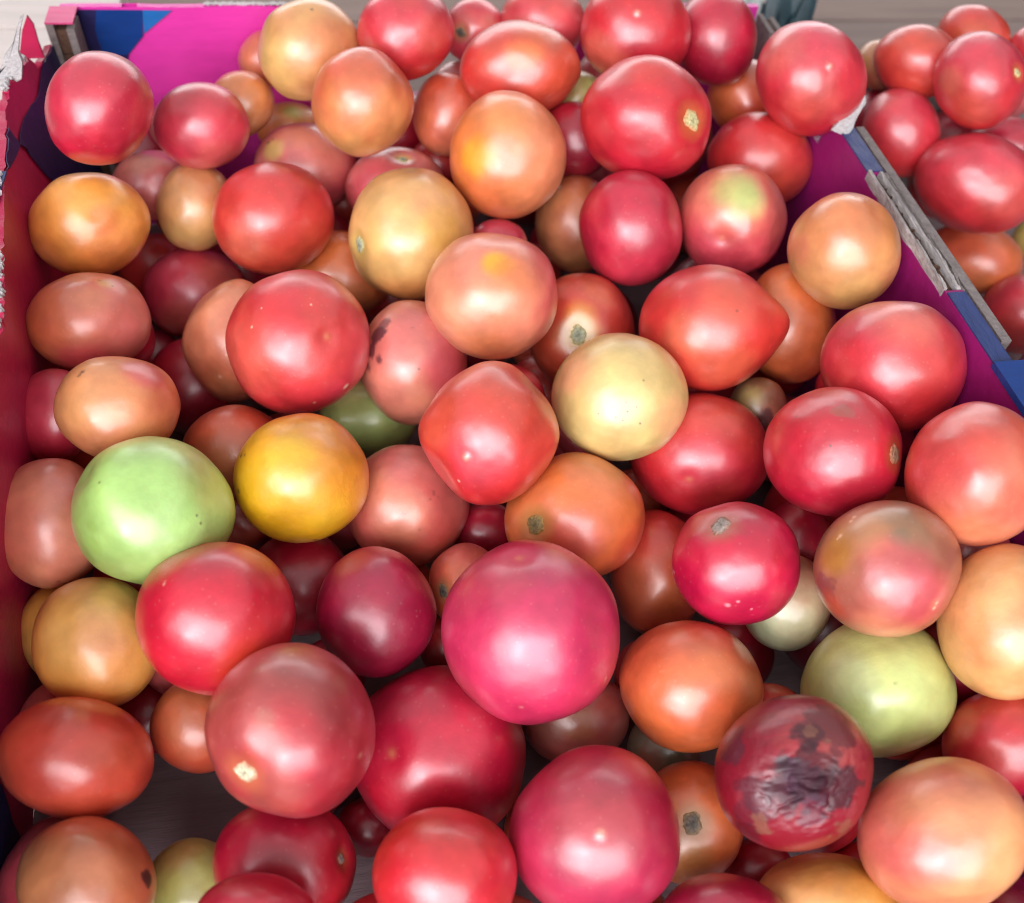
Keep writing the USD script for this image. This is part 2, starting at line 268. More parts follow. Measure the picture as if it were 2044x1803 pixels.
part('pale_sheet', plate([(-0.2294, -0.075, 0.1342), (-0.2212, -0.075, 0.138), (-0.2157, -0.075, 0.1458), (-0.2099, -0.075, 0.1442), (-0.2063, -0.075, 0.1462), (-0.2033, -0.075, 0.1546), (-0.2034, -0.075, 0.1598), (-0.199, -0.075, 0.1705), (-0.1957, -0.075, 0.1766), (-0.1978, -0.075, 0.1752), (-0.2036, -0.075, 0.1645), (-0.2105, -0.075, 0.1572), (-0.2158, -0.075, 0.1484), (-0.227, -0.075, 0.1408)], .003, (0, -1, 0)), PALE, lf)

# ---------------------------------------------------------------- tomatoes
COL = {k: lin(v) for k, v in {
 'C': (175, 27, 53), 'C2': (160, 8, 58), 'C3': (178, 20, 62), 'C4': (176, 24, 56), 'C5': (148, 36, 46), 'D': (112, 12, 36), 'R': (190, 45, 49), 'R2': (196, 32, 52), 'P': (194, 64, 82),
 'M': (186, 46, 82), 'M2': (176, 40, 80), 'M3': (174, 44, 76), 'O': (194, 80, 56), 'O2': (206, 66, 42), 'G': (210, 116, 62), 'E': (212, 138, 104), 'Y': (208, 168, 102), 'YL': (204, 172, 112), 'TA': (202, 146, 94), 'TA2': (222, 160, 104), 'D2': (126, 10, 28), 'OR': (196, 58, 50), 'W': (216, 164, 34), 'L': (198, 186, 118),
 'N': (200, 172, 44), 'N2': (176, 186, 100), 'N3': (176, 168, 92), 'V': (164, 202, 118), 'V2': (186, 204, 124), 'V3': (124, 130, 106), 'H': (142, 180, 90), 'PV': (200, 210, 168), 'K': (196, 134, 88), 'G2': (240, 168, 80), 'U': (194, 104, 98),
 'S': (140, 106, 72), 'MU': (164, 80, 70), 'Q': (74, 26, 40), 'Q2': (120, 62, 60), 'Q3': (42, 12, 24), 'Q4': (70, 42, 58), 'TN': (120, 76, 56), 'B': (150, 74, 62), 'BK': (34, 26, 22), 'W2': (176, 120, 40), 'GR': (118, 104, 80)}.items()}
SCAR = {'cream': ((200, 192, 140), (188, 104, 56)), 'cream2': ((205, 198, 165), (176, 96, 60)), 'green': ((160, 168, 142), (196, 176, 96)), 'dark': ((92, 84, 74), (150, 120, 80)), 'olive': ((128, 116, 76), (176, 130, 60)), 'brown': ((150, 118, 92), (170, 84, 50)), 'grey': ((150, 140, 132), (150, 76, 44))}
SPOT = {'dark': (64, 40, 32), 'cream': (232, 186, 160), 'pinkw': (236, 150, 160), 'mix': (176, 120, 100)}
ICO = {n: trimesh.creation.icosphere(subdivisions=n) for n in (3, 4, 5, 6)}
unit = lambda a: np.asarray(a, float) / np.linalg.norm(a)
def front(x, y): return unit((x, y, math.sqrt(max(.02, 1 - x * x - y * y))))
def bell(p, d, w): return np.exp(-(np.arccos(np.clip(p @ d, -1, 1)) / w) ** 2)
def shape(p, s):
    """Radius of the fruit in direction p (unit vectors)."""
    q = s['seed'] * 13.7
    r = 1 + .085 * (fbm(p * 1.1 + q, 2) - .5) + .02 * (fbm(p * 3.1 + q, 2) - .5)
    ax = s['axis']; c = p @ ax; e1 = unit(np.cross(ax, (.3, .5, .8))); e2 = np.cross(ax, e1); th = np.arctan2(p @ e2, p @ e1)
    r += s['lobe'] * np.cos(s['k'] * th + q) * np.clip(1 - c * c, 0, 1) ** 1.2 * np.clip(.4 + c, 0, 1)
    for x, y, z, a, w in s.get('bump', ()): r += a * bell(p, unit((x, y, z)), w)
    if 'scar' in s:
        d = front(*s['scar'][:2]); w = s['scar'][3]; r += -.075 * bell(p, d, w * 1.6) + .012 * bell(p, d, w * .5)
    if 'dent' in s: d = front(*s['dent']); r += -.04 * bell(p, d, .16) + .008 * bell(p, d, .05)
    if 'dot' in s: d = front(*s['dot']); r += -.015 * bell(p, d, .16) + .03 * bell(p, d, .05)
    if s.get('rotten'):
        m = np.clip(bell(p, front(.18, -.18), .5) * 1.3, 0, 1); w = p + .25 * np.stack([fbm(p * 2 + 4, 2), fbm(p * 2 + 8, 2), fbm(p * 2 + 1, 2)], 1)
        r += m * (-.085 + .06 * (fbm(w * np.array([2.2, 5, 3]) + 3, 3) - .5) - .03 * np.exp(-(np.abs(fbm(w * np.array([2.4, 4.5, 3]) + 9, 3) - .5) / .07) ** 2))
    return r
def skin_color(p, s):
    q = s['seed'] * 7.3; a, b = COL[s['main']], COL[s['sec']]; g = np.array([*s['g'], .0]); L = np.linalg.norm(g)
    t = p @ g / max(L, 1e-6) * .75 + .9 * (fbm(p * 1.7 + q, 3) - .5) + (L - 1) * .4
    t = np.clip(t * .5 + .42, 0, 1); t = (t * t * (3 - 2 * t))[:, None] * .85
    c = a * (1 - t) + b * t
    c = c * (1 + .16 * (fbm(p * 2.6 + q + 5, 3) - .5))[:, None]
    streak = fbm(np.c_[p[:, 0] * 9, p[:, 1] * 9, p[:, 2] * 9] + q, 3)[:, None] - .5
    c = c * (1 + .10 * streak)
    for x, y, r, k, al in s.get('patch', ()):
        d = np.arccos(np.clip(p @ front(x * .97, y * .97), -1, 1)); rot = s.get('rotten') or k in ('Q', 'Q2', 'TN', 'B', 'BK')
        d = d + r * (3.2 if k == 'TN' else 1.7 if rot else .5) * (fbm(p * (9 if k == 'TN' else 6 if rot else 3) + q + 11 * x, 4) - .5)
        m = np.clip((r - d) / (r * (.35 if rot else .9)) + (.2 if rot else .35), 0, 1); m = (m * m * (3 - 2 * m) * al)[:, None]
        c = c * (1 - m) + COL[k] * m
    for x, y, r in s.get('spots', ()):
        d = np.arccos(np.clip(p @ front(x, y), -1, 1)); rr = max(r * .7, .016) * (1 + .7 * (fbm(p * 14 + q, 2) - .5))
        m = np.clip(1.35 - d / rr, 0, 1)[:, None] * .85; c = c * (1 - m) + lin(SPOT[s.get('spotc', 'dark')]) * m
    if 'scar' in s:
        x, y, kind, w = s['scar']; d = np.arccos(np.clip(p @ front(x, y), -1, 1)) + w * .5 * (fbm(p * 6 + q, 3) - .5)
        m = np.clip(1.55 - d / (w * 1.25), 0, 1)[:, None] * .75; c = c * (1 - m) + lin(SCAR[kind][1]) * m
    if 'dent' in s:
        m = bell(p, front(*s['dent']), .05)[:, None] * .5; c = c * (1 - m) + COL['K'] * m
    if 'dot' in s:
        m = bell(p, front(*s['dot']), .05)[:, None] * .75; c = c * (1 - m) + lin((240, 170, 150)) * m
    return np.clip(c, .003, .95)
def tomato(i, c, A, B, D, main, sec, g, s, label, level, group):
    s.update(main=main, sec=sec, g=g, seed=i + 1); r = np.random.default_rng(1000 + i)
    s['axis'] = front(*s['scar'][:2]) if 'scar' in s else unit(r.normal(size=3)); s['k'] = r.integers(4, 7); s['lobe'] = .006 + .022 * r.random()
    if len(s.get('bump', ())) < 2: s['bump'] = list(s.get('bump', ())) + [(*unit(r.normal(size=3) + (0, 0, .4)), a, w) for a, w in ((-.05 * r.random() - .015, .5), (.035 * r.random(), .45), (-.04 * r.random(), .4))]
    if i < 500 and main not in ('V', 'V2', 'W'):
        mine = [(r.uniform(-.8, .8), r.uniform(-.8, .8), r.uniform(.35, .6), k, r.uniform(.12, .34)) for k in r.choice({'C': ['R', 'R2', 'D'], 'R': ['O', 'C', 'E'], 'P': ['E', 'R', 'C'], 'O': ['R', 'G', 'K'], 'G': ['O', 'Y', 'E'], 'E': ['P', 'Y', 'O'], 'Y': ['E', 'L', 'G'], 'U': ['E', 'P', 'K']}.get(main[0], ['MU', 'C', 'O']), 3)]
        s['patch'] = mine + list(s.get('patch', ()))
    fr = np.array([A, B, D]) / 1000
    def build(dirs, lift=0): return (dirs * (shape(dirs, s) + lift)[:, None]) @ fr
    m = ICO[level]; p = np.array(m.vertices); body = trimesh.Trimesh(build(p), m.faces, process=False)
    loc = np.array(c) / 1000
    if 'scar' not in s:
        o = part('tomato', body, ROTTING if s.get('rotten') else SKIN, None, True, skin_color(p, s))
        if s.get('rotten'):
            dry = np.clip(bell(p, front(.2, -.15), .5) * 1.6 - .3 + .5 * (fbm(p * 4, 3) - .5), 0, 1)
            UsdGeom.PrimvarsAPI(o).CreatePrimvar('dry', Sdf.ValueTypeNames.FloatArray, 'vertex').Set(Vt.FloatArray.FromNumpy(dry.astype(np.float32)))
        UsdGeom.Xformable(o).AddTranslateOp().Set(Gf.Vec3d(*map(float, loc)))
        tag(o.GetPrim(), label=label, category='tomato', group=group); return
    x = thing('tomato', loc, label, 'tomato', group)
    part('skin', body, SKIN, x, True, skin_color(p, s))
    cx, cy, kind, w = s['scar']; d = front(cx, cy); e1 = unit(np.cross(d, (.2, 1, .1))); e2 = np.cross(d, e1)
    n, rings = 26, 7; th = np.linspace(0, 2 * np.pi, n, endpoint=False); out = 1 + .5 * (fbm(np.c_[np.cos(th), np.sin(th), 0 * th] * 2.2 + i, 3) - .5) + .10 * np.cos(2 * th + i)
    dirs, rad = [d], [0.0]
    for k in range(1, rings + 1):
        rr = w * k / rings * .95 * out; dirs += list(unit_rows(d + (np.cos(th) * np.tan(rr))[:, None] * e1 + (np.sin(th) * np.tan(rr))[:, None] * e2)); rad += [k / rings] * n
    dirs, rad = np.array(dirs), np.array(rad)
    lift = .024 - .036 * np.clip(rad * 1.0, 0, 1) ** 4 + .022 * (fbm(dirs * 22 + i, 3) - .5) - .006 * np.exp(-(rad / .25) ** 2)
    f = [(0, 1 + j, 1 + (j + 1) % n) for j in range(n)]
    for k in range(rings - 1):
        for j in range(n):
            a, b = 1 + k * n + j, 1 + k * n + (j + 1) % n; f += [(a, a + n, b), (b, a + n, b + n)]
    ca, cb = lin(SCAR[kind][0]), lin(SCAR[kind][1]); mix = np.clip(rad * 1.6 - .75 + .6 * (fbm(dirs * 14 + i, 2) - .5), 0, 1)[:, None]
    col = ca * (1 - mix) + cb * mix; col = col * (.75 + .5 * fbm(dirs * 30 + i, 2))[:, None] * (1 - .55 * np.exp(-(rad / .22) ** 2))[:, None]
    part('stem_scar', trimesh.Trimesh(build(dirs, lift), f, process=False), CORK, x, True, np.clip(col, .01, .95))
def unit_rows(a): return a / np.linalg.norm(a, axis=1)[:, None]
# each row: centre (mm), the three half axes (mm), colours, direction of the second colour, marks, label, mesh level, group
ROWS = [
((-161.1, -123.8, 158.8), (22, 4.2, -3), (4, 13.3, 20.5), (5.4, -19.6, 11.8), 'C', 'P', (0, 1), {}, 'crimson pink tomato in the back left corner of the crate', 5, 'tomatoes heaped in the large crate'),
((-125, -85.9, 125.7), (22, -0.1, -6.1), (7.1, 11.7, 16.9), (3.1, -18.7, 11.7), 'P', 'R', (0, 1), {}, 'pinkish red tomato just right of the crimson one in the corner', 4, 'tomatoes heaped in the large crate'),
((-107.8, -49.9, 116.1), (17.8, 1.4, -1.2), (2, 8.8, 14.4), (1.7, -14.9, 8.9), 'K', 'G', (0, 1), {}, 'brownish orange tomato at the foot of the pink back wall', 4, 'tomatoes heaped in the large crate'),
((-68.7, -44.3, 143.4), (26.4, 0.6, -0.5), (2.5, 12, 22.3), (0.8, -22.8, 12.1), 'TA', 'Y', (-1, -0.7), {'spots': [(0.05, 0.75, 0.05)], 'patch': [(-0.75, -0.3, 0.6, 'Y', 0.7), (0.4, 0.2, 0.6, 'O', 0.4)]}, 'peach tomato with a pale yellow left side at the pink back wall', 5, 'tomatoes heaped in the large crate'),
((-93.1, -14.2, 122.3), (16.5, 1, -0.7), (1.7, 7.3, 13.2), (1.1, -13.9, 7.5), 'O', 'E', (-0.5, -0.5), {}, 'orange red tomato peeping out left of the yellow sided peach one', 4, 'tomatoes heaped in the large crate'),
((-42.9, -90.7, 140.4), (25.9, -0.6, -0.1), (1.9, 13.1, 22), (-0.5, -22.2, 13.2), 'O', 'Y', (0.1, -1), {'bump': [(0.75, 0.65, 0.25, -0.08, 0.45), (0.2, 1, 0.2, 0.02, 0.3)]}, 'orange red tomato with a yellowish underside and bright highlight near the back', 5, 'tomatoes heaped in the large crate'),
((-17.9, -48.1, 154.4), (25, -1.5, 0.6), (1.3, 10.6, 20.8), (-1.6, -21.5, 11), 'R', 'P', (0, 1), {}, 'red tomato at the back, its top cut by the picture edge', 5, 'tomatoes heaped in the large crate'),
((23.4, -17.2, 139.5), (18.1, -2.2, 1), (0.4, 7.7, 15.2), (-2.4, -15.6, 8), 'P', 'R', (0, 1), {'scar': (-0.42, -0.05, 'dark', 0.2)}, 'small reddish tomato at the back showing a grey stem end', 4, 'tomatoes heaped in the large crate'),
((62.1, -21.6, 146.5), (23.9, -4.5, 2.2), (-0.2, 9, 17.9), (-4.5, -19.4, 9.7), 'P', 'O', (0, 1), {}, 'pinkish red tomato at the back behind the wide orange red one', 4, 'tomatoes heaped in the large crate'),
((41.6, -65.9, 142.8), (31.5, -5.2, 2.5), (0.2, 11.8, 21.2), (-5, -24, 13.4), 'O', 'R', (-1, -0.2), {'patch': [(0.1, 0.3, 0.35, 'G', 0.7)], 'bump': [(-0.25, -0.75, 0.6, -0.09, 0.35)], 'spots': [(0.1, -0.12, 0.03)]}, 'wide orange red tomato behind the tall orange one', 5, 'tomatoes heaped in the large crate'),
((105.5, -56, 158.1), (29.1, -7.9, 3.9), (-1.3, 12.4, 23.3), (-8.2, -24.1, 12.4), 'R', 'C', (0, -1), {'dot': (0.05, 0.35)}, 'large shiny red tomato at the back with a pale blossom dot', 5, 'tomatoes heaped in the large crate'),
((154.1, -53.4, 152.8), (21.4, -7.5, 3.8), (-2, 12.2, 21.7), (-8.8, -19.7, 10.3), 'C', 'D', (0, -1), {}, 'dark crimson tomato by the back right corner of the crate', 4, 'tomatoes heaped in the large crate'),
((190, -103.5, 157), (24.9, -11.1, 6), (-2.7, 15, 23.4), (-12.6, -21.5, 12.4), 'R', 'P', (0, 1), {'dot': (0.35, 0.22)}, 'red tomato lying over the rim by the torn grey cardboard', 5, 'tomatoes heaped in the large crate'),
((181.4, -54.7, 117.5), (20.1, -7.6, 4.2), (-1.5, 11.9, 18.6), (-8.7, -17.3, 10.4), 'O', 'G', (-0.3, -0.3), {}, 'shaded orange red tomato behind the one on the rim', 4, 'tomatoes heaped in the large crate'),
((98.1, -119.4, 145.5), (31.3, -8.8, 4.8), (-0.9, 16.4, 25.6), (-9.6, -25.5, 16), 'R', 'C', (0, -1), {'scar': (0.74, -0.02, 'cream', 0.2), 'bump': [(0.55, 0.2, 0.8, -0.035, 0.3)]}, 'big red tomato with an oval cream stem scar facing right', 5, 'tomatoes heaped in the large crate'),
((174.6, -107, 110.5), (26.2, -10.2, 6.1), (-1.2, 15.1, 20.8), (-11.2, -20.4, 14.1), 'R', 'O', (0.3, -0.3), {}, 'red tomato tucked behind the green shouldered pink one', 5, 'tomatoes heaped in the large crate'),
((28.8, -118.1, 124.8), (29.5, -4.5, 2.2), (0.8, 17.7, 26.5), (-5.1, -25.3, 17.1), 'G', 'E', (0.8, -0.2), {'patch': [(-0.55, -0.0, 0.35, 'W', 0.55)]}, 'tall orange tomato with a yellow patch near the middle of the back rows', 5, 'tomatoes heaped in the large crate'),
((3.5, -63.1, 115.3), (19.4, -1.9, 0.8), (0.9, 11.4, 18.8), (-2.2, -17.5, 10.8), 'O', 'E', (0, -1), {}, 'orange red tomato half hidden left of the tall orange one', 4, 'tomatoes heaped in the large crate'),
((79.3, -52.8, 116.9), (17.3, -3.8, 1.9), (-0.2, 8.3, 13.8), (-4, -14.1, 8.5), 'Y', 'V', (0.5, 0), {}, 'greenish yellow tomato barely showing between two big red ones', 4, 'tomatoes heaped in the large crate'),
((-86, -17.2, 80.4), (20, 0.7, -0.9), (1.5, 8.2, 12.9), (1, -14.8, 9.3), 'G', 'Y', (0, 1), {'patch': [(0.1, 0.6, 0.3, 'V', 0.5)]}, 'yellow orange tomato half covered by a dull pink one with a scar', 4, 'tomatoes heaped in the large crate'),
((-76.9, -65.9, 84.8), (28.9, 0.6, -1.4), (2.3, 14.2, 20.5), (1.2, -22.1, 15.2), 'U', 'P', (0.6, -0.2), {'patch': [(-0.62, 0.42, 0.26, 'Y', 0.9)], 'spots': [(-0.68, 0.55, 0.05), (-0.6, 0.62, 0.03)]}, 'dull pink tomato with a pale scar on its left shoulder', 5, 'tomatoes heaped in the large crate'),
((-27.9, -93.4, 90), (28, -1.6, 0.1), (1.4, 12.7, 17.7), (-1.2, -20.1, 14.4), 'U', 'P', (-0.3, -0.3), {'scar': (0.16, 0.78, 'green', 0.13), 'bump': [(0.16, 0.75, 0.6, -0.07, 0.3)]}, 'dull pink tomato behind the yellow one with a grey navel', 4, 'tomatoes heaped in the large crate'),
((-24.1, -147.3, 100), (31.8, -2.3, 0.2), (2.1, 20.4, 25.8), (-1.9, -25.3, 20.1), 'Y', 'TA', (0.2, 1), {'scar': (-0.83, -0.15, 'green', 0.15), 'patch': [(0.5, 0.1, 0.4, 'W', 0.35), (-0.2, -0.9, 0.5, 'G', 0.5)]}, 'yellow peach tomato with a grey green navel on its left side', 5, 'tomatoes heaped in the large crate'),
((-159.2, -72.8, 82), (21.3, 3, -2.9), (2.5, 11, 14.9), (3.8, -16.1, 11.3), 'U', 'P', (0, -1), {}, 'dusky pink tomato sunk behind the pale khaki one', 4, 'tomatoes heaped in the large crate'),
((-134.1, -101.6, 87.8), (19.9, 2.1, -2.4), (2.7, 13.7, 17.9), (3.3, -17, 12.5), 'K', 'Y', (0, -1), {}, 'pale khaki orange tomato left of a plain red one', 4, 'tomatoes heaped in the large crate'),
((-92.6, -127.6, 98.4), (30.4, 1.3, -2.4), (2.8, 17.2, 22.3), (2.4, -23.3, 17.7), 'R', 'O', (-0.3, -0.8), {}, 'plain red tomato right of the khaki one with a soft highlight', 5, 'tomatoes heaped in the large crate'),
((-177, -141.1, 108.9), (26, 4.8, -4.9), (3.4, 15.7, 19.2), (6.6, -20, 15.1), 'G2', 'G', (-0.2, -1), {'dent': (0.08, 0.22), 'patch': [(0.2, 0.1, 0.3, 'O', 0.35)]}, 'orange tomato with a small dimple against the left wall', 5, 'tomatoes heaped in the large crate'),
((-173.2, -197.8, 98.8), (25, 4.1, -5.8), (2.6, 15.9, 16.2), (6.5, -17.2, 15.9), 'U', 'G', (-1, 0), {'patch': [(-0.1, -0.8, 0.5, 'P', 0.7), (0.25, 0.78, 0.16, 'Y', 0.6)], 'spots': [(0.35, 0.7, 0.04), (0.15, 0.82, 0.04)]}, 'orange pink tomato below the dimpled orange one by the left wall', 5, 'tomatoes heaped in the large crate'),
((-142.8, -119, 43.3), (26.7, 2.5, -4), (2.7, 17, 18.6), (4.4, -19.4, 17.1), 'P', 'C', (0, -1), {}, 'dull pink red tomato below the khaki one', 5, 'tomatoes heaped in the large crate'),
((-61, -127.7, 59.6), (27.9, -0.5, -1.3), (1.9, 15.5, 18), (0.4, -19.6, 16.8), 'G', 'O', (0.5, -0.5), {}, 'orange tomato hidden behind the speckled red one and yellow peach one', 5, 'tomatoes heaped in the large crate'),
((-115.3, -183.9, 67.9), (22.4, 1.2, -3), (2.8, 21.6, 21.6), (3.5, -18.6, 18.2), 'E', 'O', (-0.2, -1), {'spots': [(-0.3, -0.55, 0.05), (-0.15, -0.2, 0.04)], 'spotc': 'cream', 'bump': [(-1, -0.1, 0.2, 0.1, 0.35), (-0.6, 0.8, 0.2, -0.05, 0.4)]}, 'peach tomato with a pointed left side behind the speckled red one', 5, 'tomatoes heaped in the large crate'),
((-80.8, -216.7, 97.1), (31.8, 0.2, -2.8), (2.8, 22.9, 23), (2.1, -22.9, 22.6), 'R', 'P', (0.5, -0.2), {'dent': (0.37, 0.08), 'spots': [(0.62, -0.58, 0.06), (0.15, 0.5, 0.02), (-0.62, 0.2, 0.025), (-0.5, 0.45, 0.02), (0.2, -0.8, 0.03)], 'spotc': 'cream'}, 'large red tomato speckled with tiny pale scars and a dimple', 6, 'tomatoes heaped in the large crate'),
((-29.3, -213.7, 76.3), (26.4, -2.1, -0.1), (2.1, 21.2, 20.4), (-1.5, -19.3, 20.2), 'U', 'E', (-0.3, -0.4), {'patch': [(-0.62, 0.45, 0.15, 'Q', 0.9), (-0.5, 0.62, 0.12, 'Q', 0.7), (-0.75, 0.2, 0.13, 'Q', 0.8), (-0.58, 0.05, 0.09, 'Q', 0.8), (-0.85, -0.05, 0.15, 'Q', 0.7), (0.7, -0.1, 0.6, 'P', 0.7)], 'spots': [(0.0, 0.55, 0.03), (0.1, -0.1, 0.02)]}, 'dusty pink tomato with dark purple bruises on its left side', 5, 'tomatoes heaped in the large crate'),
((8.8, -205.7, 109.8), (31.2, -4.4, 1.9), (1.6, 20, 22.2), (-4.4, -22.5, 20.5), 'E', 'P', (0.7, 0.4), {'patch': [(0.07, 0.5, 0.24, 'W', 0.9), (0.3, 0.35, 0.35, 'G', 0.6), (0, -0.9, 0.5, 'G', 0.5)], 'bump': [(0, 0.55, 0.7, -0.05, 0.45)]}, 'big peach pink tomato with a bright yellow patch on top', 5, 'tomatoes heaped in the large crate'),
((58.4, -197.5, 73.2), (26.8, -5.7, 3.5), (1.4, 21.7, 22.2), (-6.9, -20.1, 20.2), 'O', 'R', (0.6, 0.3), {'scar': (-0.06, -0.02, 'green', 0.2), 'patch': [(-0.02, 0.1, 0.4, 'W', 0.6), (-0.3, -0.1, 0.3, 'K', 0.5)], 'bump': [(-0.06, -0.02, 1, -0.08, 0.4)]}, 'orange red tomato with a corky grey green stem end behind the pale yellow one', 4, 'tomatoes heaped in the large crate'),
((86.5, -163.1, 110.9), (25.8, -6.8, 4.1), (0.2, 18, 22.6), (-8.2, -20.9, 16.7), 'C', 'P', (0.1, -0.5), {'bump': [(1, 0.2, 0.2, -0.06, 0.5), (-1, -0.3, 0.3, -0.06, 0.5), (0.7, 0.8, 0.2, 0.03, 0.3)]}, 'smooth crimson tomato with flattened sides below the scarred big red one', 5, 'tomatoes heaped in the large crate'),
((71.5, -116.3, 78.6), (22.5, -4.8, 2.7), (0.5, 16.9, 21.6), (-5.9, -19.2, 15.1), 'K', 'O', (0.4, 0.4), {}, 'dull orange tomato in shade left of the smooth crimson one', 4, 'tomatoes heaped in the large crate'),
((140.5, -162, 113.2), (25.2, -9.1, 5.8), (-0.5, 17.6, 21.9), (-10.8, -20, 15.8), 'P', 'E', (0, 0.8), {'patch': [(0, 0.35, 0.7, 'E', 0.5), (0.1, 0.5, 0.5, 'H', 0.55), (0.3, 0.35, 0.35, 'V', 0.35)], 'dent': (-0.2, -0.33), 'bump': [(-0.2, -0.33, 1, -0.05, 0.28)]}, 'pink tomato with a green shoulder and a round dimple', 5, 'tomatoes heaped in the large crate'),
((173, -213.7, 134.2), (21.7, -10, 7.1), (-0.7, 17.8, 20.2), (-12.7, -17.1, 14.7), 'TA', 'G', (0.4, 0.6), {'patch': [(0.3, -0.75, 0.5, 'Y', 0.6), (-0.8, 0, 0.3, 'P', 0.3)]}, 'peach tomato leaning on the right wall of the crate', 5, 'tomatoes heaped in the large crate'),
((109.6, -230.4, 104.6), (30.2, -9.8, 7.1), (0.8, 20.7, 21), (-11.4, -20.3, 20.5), 'OR', 'R', (-0.6, 0.4), {'bump': [(1, 0.12, 0.1, 0.13, 0.33), (0.7, -0.7, 0.2, -0.05, 0.4)], 'spots': [(0.35, 0.25, 0.02)]}, 'red tomato with a pointed right end', 5, 'tomatoes heaped in the large crate'),
((162.1, -213.6, 87.5), (20, -7.9, 6.1), (0.5, 21.6, 21.8), (-11.6, -16.5, 16.7), 'G', 'O', (0.2, -1), {'patch': [(-0.3, -0.1, 0.45, 'E', 0.6)], 'spots': [(-0.65, -0.78, 0.08)], 'spotc': 'cream'}, 'orange tomato half hidden by the red one with a pointed end', 5, 'tomatoes heaped in the large crate'),
((173.6, -278.8, 123.9), (25.1, -12, 10.3), (0.9, 21.2, 19.5), (-15.5, -16.4, 18.6), 'R', 'P', (0, 1), {}, 'large red tomato touching the right wall below the peach one', 5, 'tomatoes heaped in the large crate'),
((59.6, -261.7, 95.9), (28.8, -6.9, 4.9), (1.7, 21.5, 19.1), (-8, -18.4, 21.5), 'YL', 'L', (0.1, -0.6), {'patch': [(-0.1, 0.1, 0.5, 'L', 0.4), (0, -0.7, 0.5, 'YL', 0.5), (-0.7, 0.4, 0.4, 'E', 0.6), (0.8, -0.3, 0.4, 'E', 0.5)], 'spots': [(0.12, -0.22, 0.03), (-0.05, -0.3, 0.025), (0.35, 0.25, 0.022), (-0.3, -0.25, 0.02), (0.25, -0.15, 0.02), (0.1, -0.08, 0.015), (-0.1, -0.15, 0.015), (0.05, -0.35, 0.02), (0.3, -0.4, 0.015)]}, 'pale yellow tomato with dark pinpricks at the centre of the picture', 6, 'tomatoes heaped in the large crate'),
((100.6, -275.3, 66.6), (30.3, -8.9, 7.5), (2.2, 22.7, 17.8), (-10.8, -17.1, 23.1), 'R', 'C', (0.5, -0.5), {'dent': (-0.14, -0.42), 'patch': [(0.1, -0.15, 0.5, 'P', 0.5)]}, 'red tomato with a brown tipped dimple below the pointed red one', 5, 'tomatoes heaped in the large crate'),
((136.3, -254.1, 70.4), (12.9, -4.5, 3.8), (1, 12.5, 10.7), (-6.3, -8.8, 10.8), 'S', 'P', (0.6, -0.6), {'patch': [(0.3, -0.3, 0.35, 'Q', 0.8), (-0.3, 0.3, 0.5, 'L', 0.5)]}, 'greyish rotting tomato glimpsed behind two red ones', 4, 'tomatoes heaped in the large crate'),
((134.7, -315.3, 114), (24, -9.5, 9.1), (2, 20.8, 16.4), (-12.8, -13.9, 19.2), 'C', 'R', (0, 1), {'scar': (0.9, -0.02, 'brown', 0.19), 'patch': [(0.1, 0.62, 0.16, 'B', 0.7), (0.25, 0.6, 0.1, 'B', 0.6)], 'spots': [(-0.02, 0.1, 0.03), (-0.5, 0.55, 0.02)]}, 'crimson tomato with a brown stem scar on its right edge and rough patch on top', 6, 'tomatoes heaped in the large crate'),
((173.8, -345.4, 133.4), (20, -10, 10.7), (2.5, 21.7, 16.4), (-15.2, -11.6, 17.6), 'OR', 'E', (0.6, -0.8), {'patch': [(-0.5, 0, 0.6, 'P', 0.4)]}, 'orange red tomato with a peach lower half at the right edge', 5, 'tomatoes heaped in the large crate'),
((-2.3, -282.3, 102.8), (28.2, -4, 1.6), (2.2, 23.3, 19.2), (-3.9, -18.3, 22.7), 'R', 'O', (0.5, 1), {'dot': (-0.35, -0.33), 'patch': [(-0.8, 0.3, 0.5, 'O', 0.7), (-0.2, -0.4, 0.5, 'P', 0.5)], 'bump': [(-1, 0.05, 0.2, 0.06, 0.3), (0.95, -0.1, 0.3, 0.05, 0.3), (-0.35, -1, 0.2, 0.03, 0.35), (-0.75, 0.7, 0.2, -0.08, 0.4), (0.75, 0.7, 0.2, -0.08, 0.4), (-0.85, -0.6, 0.2, -0.07, 0.35), (0.75, -0.75, 0.2, -0.06, 0.4)], 'spots': [(-0.45, -0.65, 0.03)], 'spotc': 'cream'}, 'angular red and orange tomato with flat facets at the centre', 5, 'tomatoes heaped in the large crate'),
((34.1, -303.6, 65), (30.8, -2.4, 6.5), (-1.3, 23.9, 15.2), (-6.4, -15.9, 24.5), 'G', 'O', (0.3, -0.8), {'scar': (-0.55, -0.03, 'olive', 0.19), 'patch': [(0.0, -0.3, 0.4, 'P', 0.45), (0.8, -0.6, 0.5, 'R', 0.5)], 'bump': [(-0.65, 0.75, 0.3, -0.1, 0.4), (0.2, 1, 0.2, 0.03, 0.4)]}, 'orange tomato with a grey olive stem end right above the big pink one', 5, 'tomatoes heaped in the large crate'),
((-38.2, -280.2, 51.3), (27.8, -2.5, -0.6), (2.2, 23.3, 16.2), (-1, -16.1, 23.2), 'U', 'O', (-0.2, -0.9), {'patch': [(-0.1, -0.2, 0.5, 'E', 0.6)], 'spots': [(-0.05, -0.12, 0.03), (0.35, 0.1, 0.03), (0.42, 0.2, 0.04), (0.5, 0.15, 0.03), (0.2, -0.35, 0.02)]}, 'dusty peach tomato right of the yellow one', 5, 'tomatoes heaped in the large crate'),
